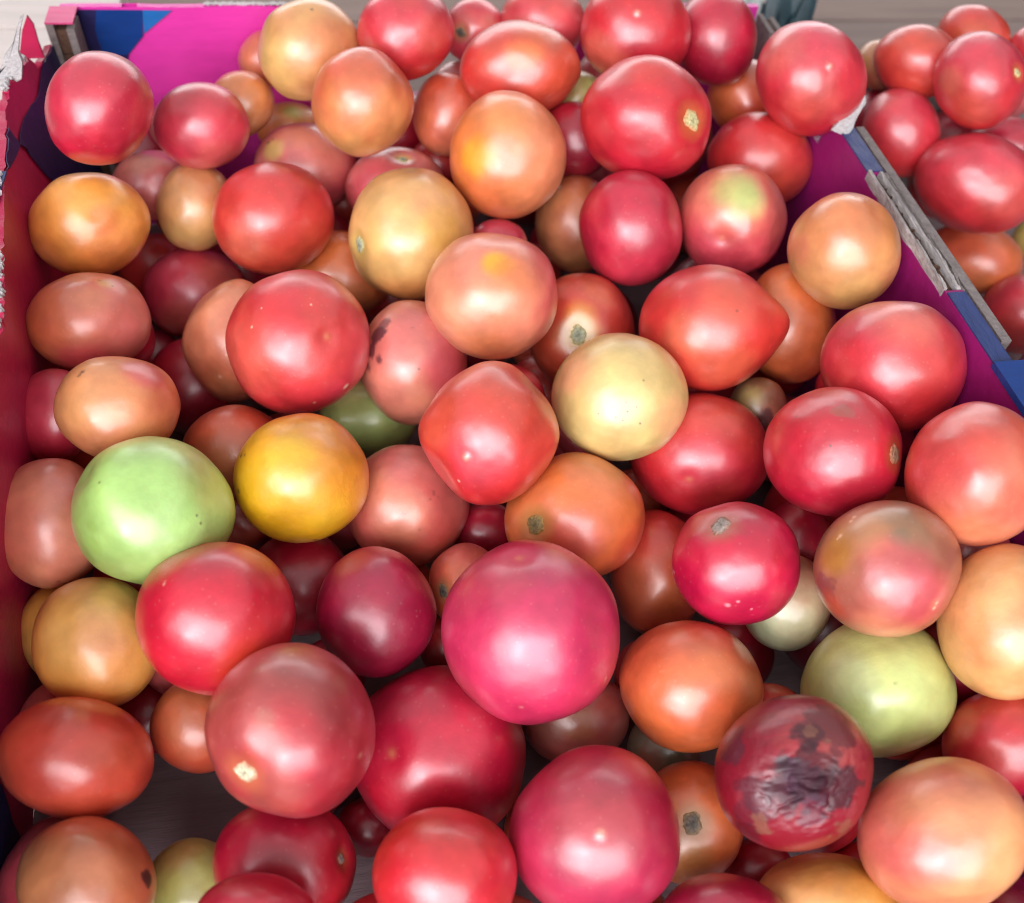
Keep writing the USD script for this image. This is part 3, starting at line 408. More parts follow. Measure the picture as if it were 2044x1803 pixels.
((-82.5, -281.8, 80.1), (27.9, -0.6, -3.1), (2.1, 22.2, 16.5), (2.1, -16.7, 22.2), 'W', 'G', (0.7, 0.4), {'patch': [(-0.2, 0.35, 0.4, 'N', 0.5), (0.4, -0.5, 0.4, 'N', 0.35)], 'spots': [(-0.88, 0.35, 0.055), (-0.82, 0.36, 0.04), (-0.9, -0.18, 0.06), (0.2, -0.93, 0.05)], 'bump': [(0.0, -0.6, 0.8, -0.03, 0.4)]}, 'golden yellow tomato with two black specks on its left edge', 6, 'tomatoes heaped in the large crate'),
((-52.4, -211.7, 34.4), (25.1, -1.4, -1.1), (1.5, 15.4, 13.1), (-0, -14.6, 17.2), 'V', 'L', (0, 1), {'spots': [(-0.02, -0.3, 0.02)]}, 'shaded green tomato under the speckled red one', 4, 'tomatoes heaped in the large crate'),
((-138.5, -302, 93.8), (29, 1.8, -7), (1.9, 24.2, 16.8), (6.7, -16.9, 23.5), 'V', 'H', (-0.8, -0.3), {'patch': [(0.6, 0.4, 0.4, 'N2', 0.4), (0.9, -0.4, 0.5, 'H', 0.5), (-0.7, -0.45, 0.13, 'H', 0.9), (-0.72, -0.2, 0.1, 'H', 0.8), (0.42, 0.65, 0.12, 'H', 0.7)], 'spots': [(-0.6, 0.35, 0.02), (0.55, -0.15, 0.03), (0.5, -0.05, 0.015)], 'bump': [(-0.85, 0.45, 0.3, -0.05, 0.25)]}, 'large pale green tomato on the left of the pile', 6, 'tomatoes heaped in the large crate'),
((-154.5, -253.5, 101.5), (23.2, 2.7, -5.6), (1.9, 16.3, 14), (5.7, -14.8, 16.4), 'TA2', 'O', (1, 0.2), {'patch': [(0.45, 0.7, 0.4, 'P', 0.7)], 'spots': [(-0.55, 0.66, 0.07), (-0.6, 0.6, 0.05)]}, 'peach tomato with a black stem speck touching the green one', 5, 'tomatoes heaped in the large crate'),
((-185.6, -240.6, 85), (15.6, 2.4, -4.5), (1.8, 15.6, 13.2), (5.6, -11.7, 13), 'P', 'C', (0, -1), {}, 'dull red tomato in the shade of the left wall', 4, 'tomatoes heaped in the large crate'),
((-142.5, -178.8, 31.7), (23.7, 1.8, -4.2), (2.3, 18.9, 17.1), (4.4, -16.7, 17.9), 'C', 'D', (0, -1), {}, 'dark crimson tomato in the gap left of the pointed peach one', 4, 'tomatoes heaped in the large crate'),
((-113.8, -249.2, 62.5), (23.4, 0.7, -3.7), (1.6, 16.5, 13.1), (3.2, -13.9, 17.2), 'O', 'K', (0, -1), {}, 'brownish orange tomato behind the golden yellow one', 4, 'tomatoes heaped in the large crate'),
((-182, -292.1, 77.5), (20, 2.2, -6.5), (1.4, 21.8, 15), (7.4, -13, 18.3), 'E', 'U', (0.8, 0.6), {'patch': [(0.3, 0.6, 0.5, 'U', 0.5)], 'spots': [(0.2, -0.88, 0.05), (0.3, -0.86, 0.05), (0.1, -0.84, 0.04)]}, 'brownish peach tomato with dark flecks left of the green one', 5, 'tomatoes heaped in the large crate'),
((-163.1, -340.3, 62.6), (22.2, 0.8, -6.9), (0.6, 22.6, 11.9), (6.8, -11, 20.6), 'G2', 'Y', (0.2, 1), {'patch': [(0, 0.1, 0.4, 'E', 0.4)]}, 'orange yellow tomato reflecting two bright windows', 5, 'tomatoes heaped in the large crate'),
((-188.7, -321.7, 41.4), (11.4, 0.7, -4), (0.4, 17.3, 9.4), (4.9, -7.1, 12.8), 'G2', 'Y', (0, -1), {}, 'yellow tomato mostly hidden behind the orange yellow one by the left wall', 4, 'tomatoes heaped in the large crate'),
((-114.2, -345.3, 83.3), (28.4, -0.3, -5.8), (1.4, 25.2, 13.7), (4.9, -13.8, 24.8), 'R2', 'C', (-0.3, 0.7), {'patch': [(0.3, -0.65, 0.4, 'O2', 0.7)], 'bump': [(0.8, -0.6, 0.3, -0.05, 0.45), (-0.4, 1, 0.2, -0.03, 0.4)], 'spots': [(-0.62, 0.4, 0.03)], 'spotc': 'cream'}, 'large bright red tomato overlapping the green one', 5, 'tomatoes heaped in the large crate'),
((-88.6, -304.2, 31.6), (23.6, -1, -2.9), (1.5, 20.3, 11.8), (2, -12, 20.3), 'C', 'D', (0, -1), {}, 'dark crimson tomato in shadow under the golden yellow one', 4, 'tomatoes heaped in the large crate'),
((-55.3, -338.8, 61.6), (24.2, -2.1, -1.3), (2, 23, 12.4), (0.2, -12, 22.2), 'C2', 'D', (0, -1), {}, 'deep crimson purple tomato left of the big pink one', 5, 'tomatoes heaped in the large crate'),
((3.6, -362.1, 77.4), (34.4, -5.8, 3.3), (3.9, 31.6, 16.2), (-5.5, -15.4, 31.3), 'M', 'M2', (0, 1), {'dent': (-0.13, 0.78), 'spots': [(-0.1, -0.77, 0.02), (0.78, -0.5, 0.03)], 'spotc': 'cream'}, 'biggest tomato, hot pink with a dark dimple on top, lying uppermost', 5, 'tomatoes heaped in the large crate'),
((-16.2, -324.1, 49.6), (16, -2.1, 0.5), (1.7, 16.1, 9.2), (-1.6, -8.5, 15), 'O', 'U', (0.2, 0.6), {'scar': (-0.62, -0.12, 'dark', 0.2)}, 'orange tomato with a dark stem end behind the big pink one', 4, 'tomatoes heaped in the large crate'),
((74.9, -318.8, 34), (20.9, -5.1, 4.6), (3.4, 25.1, 15.1), (-7.5, -11.8, 21.3), 'O', 'R', (0, 0.6), {'patch': [(0.2, -0.4, 0.4, 'G', 0.5)]}, 'orange red tomato sunk between the stem scarred crimson one and the big pink one', 4, 'tomatoes heaped in the large crate'),
((89, -347.7, 88.5), (23.9, -7, 7.1), (3, 21, 13.1), (-9.5, -11.5, 20.6), 'C3', 'C', (0, 1), {'scar': (-0.22, 0.62, 'grey', 0.21), 'spots': [(-0.1, -0.65, 0.06), (0.05, -0.6, 0.04), (0.25, -0.72, 0.03), (-0.93, -0.15, 0.05)], 'spotc': 'pinkw'}, 'glossy crimson tomato with a square grey stem scar on top', 6, 'tomatoes heaped in the large crate'),
((135.9, -322.2, 57.3), (14.1, -4.8, 5.1), (2.1, 15.1, 10), (-7.4, -7.7, 13.2), 'C', 'D', (0, -1), {}, 'dark red tomato in the gap right of the square scarred crimson one', 4, 'tomatoes heaped in the large crate'),
((119.2, -352.4, 58.2), (17.3, -5.4, 6.1), (3, 18, 10.4), (-8.3, -8.1, 16.3), 'PV', 'E', (0.8, 0.6), {}, 'pale whitish green tomato under the square scarred crimson one', 5, 'tomatoes heaped in the large crate'),
((135.3, -369.8, 112.7), (22, -8.5, 10.1), (3.6, 21.6, 13.7), (-13, -10.3, 19.6), 'MU', 'S', (-0.4, 1.5), {'patch': [(-0.35, 0.6, 0.5, 'K', 0.6), (0.3, 0.7, 0.4, 'S', 0.6), (-0.7, 0.2, 0.32, 'W2', 0.7), (0.5, -0.0, 0.3, 'C', 0.35), (-0.85, -0.3, 0.28, 'Q2', 0.8), (-0.75, -0.55, 0.25, 'O', 0.6), (0.2, 0.45, 0.15, 'GR', 0.6), (-0.08, -0.3, 0.13, 'GR', 0.8), (0.65, -0.5, 0.1, 'K', 0.7), (0, -0.9, 0.45, 'E', 0.6), (0.1, -0.0, 0.5, 'P', 0.5), (0.5, -0.5, 0.5, 'P', 0.5)], 'spots': [(-0.42, 0.72, 0.05), (-0.46, 0.66, 0.04), (-0.6, 0.45, 0.05), (-0.64, 0.41, 0.03), (0.62, -0.55, 0.05), (0.65, -0.48, 0.04)], 'spotc': 'cream'}, 'mottled blotchy pink and olive tomato with white flecks', 6, 'tomatoes heaped in the large crate'),
((138.7, -398.2, 68), (25.2, -8.3, 11.7), (5.3, 23.9, 11.9), (-13.5, -8.5, 23.1), 'V2', 'L', (0, 0.6), {'patch': [(-0.4, 0.1, 0.4, 'PV', 0.35)], 'spots': [(0.22, 0.04, 0.025), (0.25, 0.07, 0.02)]}, 'large yellow green tomato below the mottled one', 5, 'tomatoes heaped in the large crate'),
((175.4, -393.6, 106.5), (18.4, -8, 11), (5, 24.2, 14.4), (-15, -8.2, 19), 'TA2', 'Y', (0.3, -0.1), {}, 'plain peach tomato cut by the right edge of the picture', 5, 'tomatoes heaped in the large crate'),
((65.6, -385.7, 62.5), (26.2, -9.9, 5.3), (7.4, 21.8, 11.3), (-8.5, -9.5, 23.8), 'O', 'G', (0.2, -0.8), {'patch': [(0.3, 0.3, 0.3, 'G', 0.4)], 'bump': [(0.85, 0.6, 0.3, -0.05, 0.45), (-0.9, -0.5, 0.2, -0.04, 0.4)]}, 'orange red tomato with a three sided highlight right of the big pink one', 5, 'tomatoes heaped in the large crate'),
((174.7, -427.8, 75.1), (17.8, -6.4, 10.8), (4.8, 17.5, 8.4), (-11.7, -4.7, 16.5), 'R', 'C', (0, -0.7), {}, 'dark red tomato at the right edge under the plain peach one', 5, 'tomatoes heaped in the large crate'),
((129, -458.1, 85.5), (23.4, -6.6, 12.4), (6.7, 22.2, 8.3), (-12.8, -4.3, 21.9), 'TA2', 'P', (-1, 0.2), {'patch': [(-0.3, -0.3, 0.5, 'P', 0.4), (0.3, 0.2, 0.5, 'K', 0.3)]}, 'large peach tomato in the lower right corner', 5, 'tomatoes heaped in the large crate'),
((84.8, -431.1, 85.5), (25.3, -6.5, 9.4), (5.6, 23.9, 9.3), (-10.6, -6.7, 23.8), 'D2', 'D', (0, 1), {'patch': [(-0.05, -0.1, 0.34, 'Q3', 0.9), (0.12, -0.15, 0.3, 'Q4', 0.8), (0.55, -0.25, 0.36, 'Q3', 0.8), (0.2, -0.0, 0.4, 'Q3', 0.7), (-0.35, -0.35, 0.35, 'Q', 0.7), (-0.75, 0.35, 0.25, 'Q', 0.85), (0.45, 0.55, 0.35, 'Q3', 0.6), (0.2, 0.45, 0.2, 'Q3', 0.6), (-0.55, -0.5, 0.2, 'Q', 0.5), (0.62, -0.72, 0.16, 'TN', 0.7), (-0.4, -0.62, 0.12, 'TN', 0.7), (0.2, 0.5, 0.08, 'TN', 0.5), (0.4, 0.38, 0.07, 'TN', 0.5), (-0.55, -0.75, 0.22, 'Q3', 0.5), (0.25, -0.5, 0.2, 'Q4', 0.5)], 'rotten': 1}, 'rotting dark red tomato with a wrinkled purple sunken patch', 6, 'tomatoes heaped in the large crate'),
((25.7, -378.2, 22.7), (23, -4.2, 3.2), (2.8, 18.6, 7.6), (-4.2, -7.6, 20.1), 'MU', 'U', (0, -1), {'patch': [(0.0, -0.1, 0.4, 'K', 0.5), (-0.5, -0.3, 0.35, 'GR', 0.3)], 'bump': [(0.8, -0.5, 0.3, -0.08, 0.4)]}, 'dusky blotched tomato under the big pink one', 5, 'tomatoes heaped in the large crate'),
((60.5, -395.5, 22.8), (15, -3.2, 3.5), (2.4, 13, 5), (-4.1, -4.5, 13.6), 'V3', 'V3', (0, -1), {}, 'grey green tomato deep in the gap below the one with a three sided highlight', 4, 'tomatoes heaped in the large crate'),
((59.1, -429.7, 34.4), (20.5, -4.3, 5.3), (4.5, 21.3, 6.6), (-6.4, -5.1, 20.6), 'G', 'O', (0.6, 0.7), {'scar': (0.07, -0.03, 'dark', 0.22), 'patch': [(0.1, -0.1, 0.45, 'E', 0.7), (0, -0.7, 0.5, 'Y', 0.4)]}, 'orange tomato with a grey ringed stem end behind the lower pink one', 5, 'tomatoes heaped in the large crate'),
((16.2, -435.1, 61.3), (30.6, -5.5, 4.9), (4.8, 27.5, 7.9), (-5.9, -7.2, 28.7), 'M3', 'C', (0.3, 0.6), {'dot': (0.05, -0.02), 'spots': [(-0.55, 0.72, 0.03)], 'patch': [(-0.3, 0.75, 0.3, 'MU', 0.5)], 'bump': [(1, 0.1, 0.2, -0.05, 0.6), (-0.8, 0.6, 0.2, -0.03, 0.4)]}, 'large dusty pink red tomato with a raised pale dot near the lower edge', 5, 'tomatoes heaped in the large crate'),
((-35.4, -390.8, 35.7), (35.2, -4.6, 0), (3.3, 32.1, 11.6), (-1.6, -11.7, 32.8), 'C4', 'C', (0.6, -0.2), {'patch': [(-0.5, -0.5, 0.4, 'R2', 0.6)], 'dent': (-0.5, -0.0), 'bump': [(0.1, -0.75, 0.7, -0.05, 0.45)]}, 'huge smooth crimson red tomato left of the dusty pink red one', 5, 'tomatoes heaped in the large crate'),
((-87, -393, 85.7), (28.3, -2.1, -4), (1.4, 26.8, 10.7), (2.9, -10.8, 26.5), 'C5', 'MU', (-0.6, 0.5), {'scar': (-0.55, -0.52, 'cream2', 0.18), 'patch': [(-0.2, -0.75, 0.4, 'MU', 0.7), (-0.3, -0.15, 0.3, 'O', 0.3), (-0.3, 0.1, 0.13, 'GR', 0.25)], 'spots': [(0.0, 0.82, 0.05), (0.75, -0.3, 0.05)], 'spotc': 'mix'}, 'dusty dark red tomato with a cream scar low on its left', 5, 'tomatoes heaped in the large crate'),
((-128.2, -369.6, 40.5), (17, -0.6, -3.9), (0.4, 16.7, 6.9), (3.4, -6.7, 16), 'O', 'K', (0, 0.5), {}, 'orange tomato in the gap above the bare crate floor', 4, 'tomatoes heaped in the large crate'),
((-165.1, -384.8, 62.7), (24.3, -0.2, -8.3), (-0.2, 19.9, 8.1), (7, -8.3, 20.7), 'O', 'OR', (0.8, 0.8), {}, 'wide orange red tomato by the left wall above the bare floor', 5, 'tomatoes heaped in the large crate'),
((-157.4, -427.6, 58.1), (20.8, -1.4, -6.8), (-0.9, 20.7, 5.9), (6.2, -5.4, 19.9), 'K', 'O', (0.7, 0.7), {'patch': [(0.85, 0.1, 0.14, 'BK', 0.95)]}, 'brownish peach tomato with a black pit in the bottom left corner', 5, 'tomatoes heaped in the large crate'),
((-128.7, -425.8, 24.9), (17.2, -1.5, -3.9), (-0.1, 17.3, 4.4), (3.5, -4.2, 16.8), 'N3', 'V', (0.3, -0.6), {}, 'olive green tomato at the bottom edge beside the bare floor', 5, 'tomatoes heaped in the large crate'),
((-93.8, -425.4, 42.5), (25.5, -2.6, -3.7), (0.7, 20.8, 5.4), (2.6, -6, 22.6), 'C4', 'R', (0.5, -0.6), {'scar': (0.85, 0.05, 'grey', 0.13), 'bump': [(0.0, -0.45, 0.8, -0.12, 0.5), (0.8, 0.1, 0.5, -0.1, 0.4)]}, 'deep red ribbed tomato with a curved highlight at the bottom', 5, 'tomatoes heaped in the large crate'),
((-99.4, -451.6, 72.4), (19.6, -2.2, -3.3), (0.2, 15.5, 3.2), (2.5, -3.6, 17.2), 'C4', 'R', (0, -1), {}, 'red tomato cut by the bottom edge in front of the ribbed one', 5, 'tomatoes heaped in the large crate'),
((-38.7, -442.9, 66.1), (24.4, -3.5, 0.2), (2.2, 20.8, 4.9), (-0.9, -5.2, 22.4), 'R2', 'O2', (-0.2, 0.6), {}, 'bright orange red tomato at the bottom edge left of the dusty pink red one', 5, 'tomatoes heaped in the large crate'),
((54.2, -470.4, 55.2), (21.6, -4.3, 6.2), (4.1, 16.3, 3.6), (-5.9, -2.7, 18.7), 'C2', 'D', (0, -1), {}, 'dark crimson tomato cut by the bottom edge under the ring stemmed orange one', 5, 'tomatoes heaped in the large crate'),
((96.5, -469.3, 47.8), (21.6, -9.8, 7.9), (8.7, 16.2, 6), (-8.5, -2.8, 19.9), 'TA2', 'W', (0.2, 0.3), {}, 'peach yellow tomato cut by the bottom edge below the rotting one', 5, 'tomatoes heaped in the large crate'),
((72.4, -88.4, 114.7), (20.4, -4.4, 2.3), (-0, 11.2, 17.1), (-4.9, -16.8, 11), 'C', 'D', (0, -1), {}, 'dark red tomato in the gap right of the tall orange one', 4, 'tomatoes heaped in the large crate'),
((-3.4, -66.5, 85.6), (15, -1.3, 0.4), (0.7, 8.1, 11.9), (-1.3, -12.1, 8.3), 'R', 'D', (0, -1), {}, 'dark red tomato deep in the gap above the yellow peach one', 4, 'tomatoes heaped in the large crate'),
((21.8, -146.8, 90.2), (15.6, -2.3, 1), (0.6, 9, 11.2), (-2.3, -11.5, 9.5), 'P', 'C', (0, -1), {}, 'pink red tomato deep behind the big peach one with a yellow patch', 4, 'tomatoes heaped in the large crate'),
((-1.8, -288.6, 36.2), (15.5, -2.2, 0.8), (1.2, 11.8, 7.8), (-1.8, -8, 12.5), 'C', 'D', (0, -1), {}, 'dark red tomato deep between the angular one and the big pink one', 4, 'tomatoes heaped in the large crate'),
((-115, -267.6, 34.4), (16.7, 0.1, -2.8), (1.1, 13.6, 9.2), (2.3, -9.4, 13.6), 'O', 'D', (0, -1), {}, 'brown red tomato deep between the green and golden yellow ones', 4, 'tomatoes heaped in the large crate'),
((99.8, -238.4, 28.9), (18.6, -5, 3.9), (1.4, 14.5, 11.6), (-6, -11, 14.4), 'C', 'D', (0, -1), {}, 'dark red tomato deep below the pale yellow one', 4, 'tomatoes heaped in the large crate'),
((-25.2, -339.8, 25.4), (13.2, -1.7, 0.2), (1.2, 11.7, 5.7), (-0.9, -5.7, 11.9), 'R', 'D', (0, -1), {}, 'dark red tomato deep in the gap left of the big pink one', 4, 'tomatoes heaped in the large crate'),
((182.3, -282.3, 79.2), (15, -6.6, 6.3), (1.1, 12.8, 10.4), (-8.7, -8.8, 11.7), 'C', 'D', (0, -1), {}, 'dark red tomato deep between the two red ones by the right wall', 4, 'tomatoes heaped in the large crate'),
((276.6, -76.7, 106), (18.8, -10.1, 6), (-2.4, 15.3, 20.7), (-12.6, -16.9, 11.1), 'R', 'P', (0, 1), {}, 'red tomato nearest the crate rim in the neighbouring crate, with a soft highlight', 4, 'tomatoes in the neighbouring crate'),
((285.9, -50, 136.2), (20.5, -11.5, 6.1), (-2.6, 11.3, 17), (-11.9, -16.4, 9.1), 'R', 'O', (0, 1), {}, 'red tomato at the back left of the neighbouring crate', 4, 'tomatoes in the neighbouring crate'),
((303.8, -86.3, 144.2), (19.8, -12.4, 6.8), (-3.4, 15.1, 21.1), (-14.5, -17.6, 10.3), 'R', 'P', (0, 1), {'scar': (0.82, 0.18, 'cream', 0.13)}, 'glossy red tomato with a yellow scar on its right in the neighbouring crate', 5, 'tomatoes in the neighbouring crate'),
((335.1, -24.6, 137.4), (17.6, -10.9, 5.5), (-2.9, 10.4, 15.6), (-11.4, -14.5, 7.6), 'O', 'R', (0, 1), {}, 'orange red tomato rearmost in the neighbouring crate', 4, 'tomatoes in the neighbouring crate'),
((361.6, -48.5, 142.2), (11, -7.6, 3.9), (-2.2, 8.1, 11.4), (-8.5, -9.7, 5.2), 'R', 'P', (0, 1), {}, 'red tomato at the picture edge right of the yellow scarred one', 4, 'tomatoes in the neighbouring crate'),
((307, -121.2, 100.6), (27.2, -19.6, 6.8), (0.8, 16.3, 23), (-18.2, -20.1, 14.9), 'R', 'P', (0, 1), {}, 'wide red tomato with a slanted highlight in the neighbouring crate', 5, 'tomatoes in the neighbouring crate'),
((347.7, -83.4, 100.2), (17.8, -11.6, 7.1), (-1.7, 10.6, 13.3), (-11.8, -12.8, 8.7), 'C', 'D', (0, -1), {}, 'dark red tomato under the yellow scarred one in the neighbouring crate', 4, 'tomatoes in the neighbouring crate'),
((343.7, -110.9, 34.1), (24.3, -17.3, 7.1), (1.6, 14.4, 18), (-15.6, -16.1, 14.2), 'O', 'G', (0.4, 0), {}, 'flattened orange red tomato below the wide red one in the neighbouring crate', 4, 'tomatoes in the neighbouring crate'),
((358.7, -157.2, 27), (18.5, -11.5, 9.4), (-0.1, 18, 17.5), (-15.2, -13.4, 13.6), 'R', 'P', (0, 1), {}, 'red tomato beside the blue rim at the right edge of the picture', 4, 'tomatoes in the neighbouring crate'),
((280.5, -24.3, 119.6), (13.2, -6.9, 3.6), (-1.8, 8.3, 12.6), (-7.7, -11.4, 6.4), 'K', 'D', (0, -1), {}, 'brownish tomato in shade at the back corner of the neighbouring crate', 4, 'tomatoes in the neighbouring crate'),
((404.5, -88.5, 29.1), (10.7, -7, 5.1), (-0.7, 9.6, 10.3), (-8.7, -8.2, 7), 'N3', 'K', (0, -1), {}, 'olive tomato at the right picture edge behind the flattened orange red one', 4, 'tomatoes in the neighbouring crate'),
((85.1, -448, 22.1), (12.9, -2.8, 4.2), (2.6, 10.5, 3), (-4.2, -2.2, 11.5), 'C', 'D', (0, -1), {}, 'dark crimson tomato deep below the rotting one', 4, 'tomatoes heaped in the large crate'),
((-65.3, -408.4, 12), (11.9, -1.4, -0.8), (0.8, 11.1, 3.2), (0.4, -3.3, 11.3), 'C', 'D', (0, -1), {}, 'dark crimson tomato deep between the ribbed one and the huge crimson one', 4, 'tomatoes heaped in the large crate'),
]
for i, row in enumerate(ROWS): tomato(i, *row)
# tomatoes under the top layer, glimpsed in the gaps: centre (mm) and radius
DEEP = [(8.1, -153.1, 33.3, 25.3), (329.4, -71.2, 64.3, 23.3), (176.1, -332, 66.7, 23.6), (163.7, -487.7, 40.6, 22.7), (170.5, -142, 34.4, 23.1), (62.4, -26.7, 40.2, 25.4), (-146.8, -39.6, 44.4, 25.2), (172.1, -48.4, 28.7, 24.6), (137.8, -199.1, 35.5, 26.8), (167.4, -243.3, 29.3, 23.8), (113.1, -54.8, 56, 24.6), (-73.5, -75.6, 33.5, 25.7), (50.3, -99.1, 25.3, 21.8), (-6.2, -211.3, 26, 21.1), (368.5, -30.5, 108, 22.3), (-26.4, -30.5, 85.3, 25.8), (-30.7, -107.6, 25, 24.3), (-21.6, -466.7, 26.1, 24.2), (83.9, -148.3, 30.5, 24.1), (109, -24, 109.2, 23.7), (1.8, -61, 25.8, 25.2), (114.9, -424.1, 26.1, 22.9), (-173.2, -248.1, 40.7, 22), (149.9, -351.7, 27.6, 22.8), (154.9, -33.3, 77.4, 22.1), (26.1, -247.7, 23.5, 22.1), (245.4, -161, 31.1, 21.8), (244.9, -260.7, 39.6, 25.4), (351.5, -25, 63.7, 21.1), (61.7, -222.2, 22, 21.8), (-121.3, -79.4, 26, 21.7), (-151.7, -300.3, 41.3, 22.8), (-57.4, -23.9, 30.2, 22.4), (140.7, -159.8, 63.6, 21.4), (-97.7, -166, 26.5, 22.9), (173.5, -438.7, 31.9, 25.1), (161.4, -294.5, 35.2, 23), (-166.9, -78.6, 24.5, 23.4), (244.8, -63.3, 34, 23.1), (304.2, -269.1, 39.8, 22.8), (287.5, -37.7, 86.9, 21.8), (-89.9, -385.1, 21.9, 21.1), (168, -394, 25.6, 21.4), (-91.7, -231.5, 32.2, 22.7), (-175.5, -414.7, 27.3, 21.2), (108.3, -294.2, 23.8, 21.4), (-62.1, -463.5, 39.6, 22.9), (14.7, -22.4, 35.3, 22), (338.4, -224.4, 46.3, 25.3), (15.1, -27.8, 106.2, 18.8), (105.4, -358.3, 22.2, 16.7), (13.6, -240.3, 73.5, 18.1), (3.9, -420.4, 16.2, 15.6), (-76.6, -344.5, 20.9, 15.3), (-148.4, -21.2, 84.9, 16.8), (177.7, -390.7, 66, 16.9), (131, -458.5, 17.4, 16.7), (43.8, -189, 22.9, 19), (120.3, -111.2, 53.2, 18.7), (-136.1, -338.4, 37.6, 15.9), (-172.3, -176.4, 67.5, 18.4), (183.3, -250.2, 75.8, 16), (78.4, -270.3, 23.5, 16.8), (-153.9, -352.4, 17.3, 16.6), (-180.7, -358.6, 37.2, 15.9), (-172.7, -19.5, 66.5, 17.8), (176.8, -200.7, 39.3, 15), (-42.8, -304.5, 17.4, 16), (-167.3, -145.2, 20.1, 16.4), (182.9, -358.6, 97.5, 15.8), (166.7, -140.7, 81.1, 16.3), (166, -17.1, 45.5, 15.2), (99.8, -399.5, 47.6, 15.5), (30.7, -460.5, 18.2, 17.8), (-72, -261.6, 15.8, 15.6), (75.1, -70.9, 27.6, 17.6), (60.6, -365.2, 27.9, 15.6), (49.4, -145.2, 18, 17.6)]
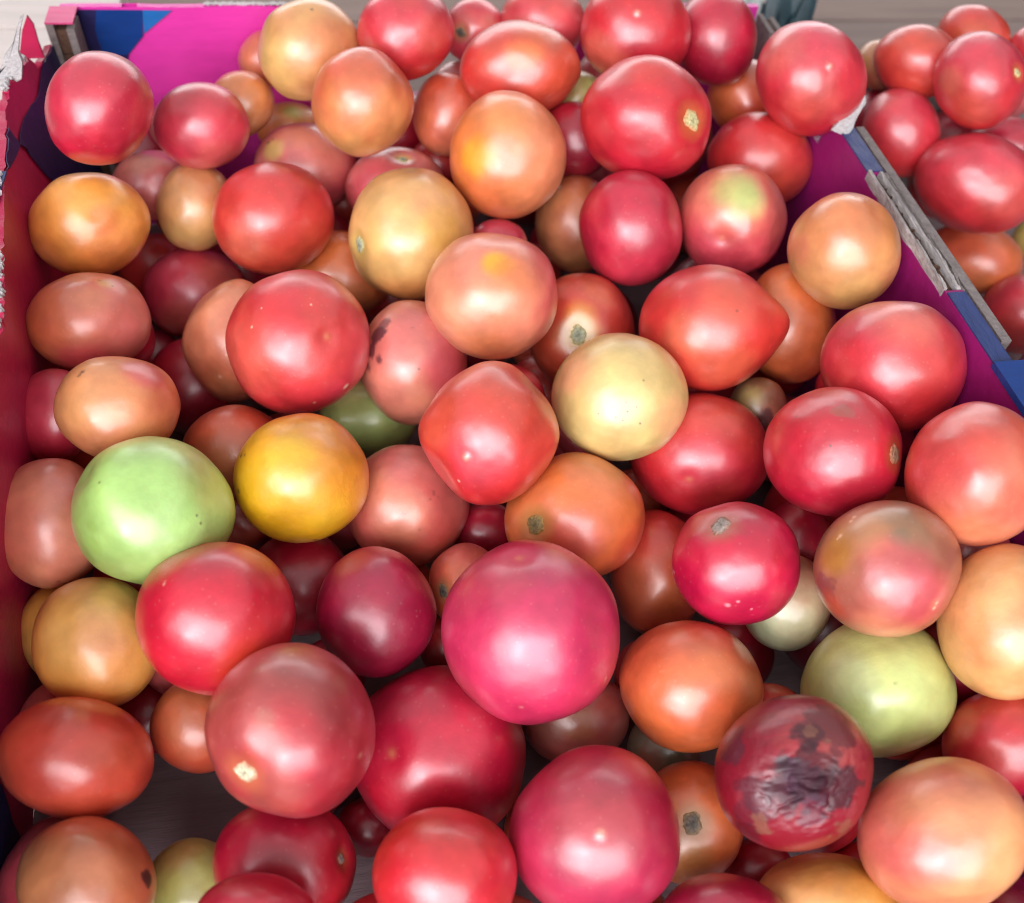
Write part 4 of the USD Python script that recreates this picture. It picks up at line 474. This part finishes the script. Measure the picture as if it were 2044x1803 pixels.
DEEPL = ['buried crimson tomato between the yellow patched peach one and purple bruised one', 'buried red tomato between the wide slanted highlight one and red one nearest the rim', 'buried orange tomato between the mottled one and peach bottomed one at right', 'buried dark crimson tomato between the large corner peach one and rotting one', 'buried dull pink tomato between the pointed red one and half hidden orange one at right', 'buried crimson tomato between the tall orange one and yellow patched peach one', 'buried red tomato between the khaki one and plain red one', 'buried orange tomato between the green shouldered pink one and smooth crimson one', 'buried dark crimson tomato between the pointed red one and brown dimpled red one', 'buried dull pink tomato between the brown scarred crimson one and brown dimpled red one', 'buried crimson tomato between the smooth crimson one and cream scarred red one', 'buried red tomato between the plain red one and speckled red one', 'buried orange tomato between the yellow patched peach one and green stemmed orange one', 'buried dark crimson tomato between the angular red one and purple bruised one', 'buried dull pink tomato between the yellow scarred red one and rearmost orange red one', 'buried crimson tomato between the yellow bottomed orange one and half hidden orange one', 'buried red tomato between the yellow peach one and purple bruised one', 'buried orange tomato between the orange red one at the bottom and dusty pink red one', 'buried dark crimson tomato between the green stemmed orange one and pale yellow one', 'buried dull pink tomato between the cream scarred red one and wide orange red one', 'buried crimson tomato between the yellow peach one and yellow patched peach one', 'buried red tomato between the rotting one and yellow green one', 'buried orange tomato between the pale green one and brownish peach one at left', 'buried dark crimson tomato between the whitish green one and yellow green one', 'buried dull pink tomato between the cream scarred red one and green shouldered pink one', 'buried crimson tomato between the angular red one and olive stemmed orange one', 'buried red tomato between the red one by the right wall and brown scarred crimson one', 'buried orange tomato between the peach bottomed one at right and brown scarred crimson one', 'buried dark crimson tomato between the wide slanted highlight one and yellow scarred red one', 'buried dull pink tomato between the pale yellow one and olive stemmed orange one', 'buried crimson tomato between the plain red one and dull pink red one', 'buried red tomato between the pale green one and bright red one', 'buried orange tomato between the pale scarred pink one and yellow peach one', 'buried dark crimson tomato between the pointed red one and green shouldered pink one', 'buried dull pink tomato between the speckled red one and golden yellow one', 'buried crimson tomato between the large corner peach one and yellow green one', 'buried red tomato between the brown scarred crimson one and mottled one', 'buried orange tomato between the dull pink red one and dimpled orange one', 'buried dark crimson tomato between the peach one on the right wall and pointed red one', 'buried dull pink tomato between the red one by the blue rim and mottled one', 'buried crimson tomato between the red one nearest the rim and red one on the rim', 'buried red tomato between the cream scarred dusty one and huge crimson one', 'buried orange tomato between the yellow green one and plain peach one at right', 'buried dark crimson tomato between the golden yellow one and shaded green one', 'buried dull pink tomato between the black pitted one and wide orange red one at left', 'buried crimson tomato between the square scarred crimson one and brown dimpled red one', 'buried red tomato between the orange red one at the bottom and huge crimson one', 'buried orange tomato between the yellow peach one and tall orange one', 'buried dark crimson tomato between the peach bottomed one at right and flattened orange red one', 'buried dull pink tomato between the half hidden orange one and wide orange red one', 'buried crimson tomato between the three sided highlight one and whitish green one', 'buried red tomato between the angular red one and yellow patched peach one', 'buried orange tomato between the dusty pink red one and huge crimson one', 'buried dark crimson tomato between the cream scarred dusty one and deep crimson one', 'buried dull pink tomato between the pinkish one beside the corner crimson and corner crimson one', 'buried crimson tomato between the plain peach one at right and mottled one', 'buried red tomato between the large corner peach one and ring stemmed one', 'buried orange tomato between the angular red one and green stemmed orange one', 'buried dark crimson tomato between the smooth crimson one and pointed red one', 'buried dull pink tomato between the bright red one and window reflecting yellow one', 'buried crimson tomato between the orange pink one by the wall and black specked peach one', 'buried red tomato between the brown scarred crimson one and half hidden orange one at right', 'buried orange tomato between the olive stemmed orange one and brown dimpled red one', 'buried dark crimson tomato between the wide orange red one at left and bright red one', 'buried dull pink tomato between the window reflecting yellow one and black pitted one', 'buried crimson tomato between the corner crimson one and dimpled orange one', 'buried red tomato between the pointed red one and brown scarred crimson one', 'buried orange tomato between the deep crimson one and dusty peach one', 'buried dark crimson tomato between the black specked peach one and dull pink red one', 'buried dull pink tomato between the peach bottomed one at right and yellow green one', 'buried crimson tomato between the green shouldered pink one and red one behind the green shouldered', 'buried red tomato between the cream scarred red one and red one behind the green shouldered', 'buried orange tomato between the rotting one and three sided highlight one', 'buried dark crimson tomato between the dusty pink red one and ring stemmed one', 'buried dull pink tomato between the golden yellow one and dusty peach one', 'buried crimson tomato between the yellow patched peach one and smooth crimson one', 'buried red tomato between the three sided highlight one and hot pink one', 'buried orange tomato between the yellow patched peach one and pale yellow one']
DK = [('C', 'D'), ('R', 'C'), ('O', 'R'), ('D', 'C'), ('U', 'P')]
for j, (x, y, z, r) in enumerate(DEEP):
    q = np.linalg.qr(np.random.default_rng(j).normal(size=(3, 3)))[0]; q = q * np.sign(np.linalg.det(q))
    a, b, label = DK[j % 5][0], DK[j % 5][1], DEEPL[j]
    tomato(500 + j, (x, y, z), *(q * r), a, b, (0, 1), {}, label, 4, 'buried tomatoes glimpsed in the gaps of the heaps')
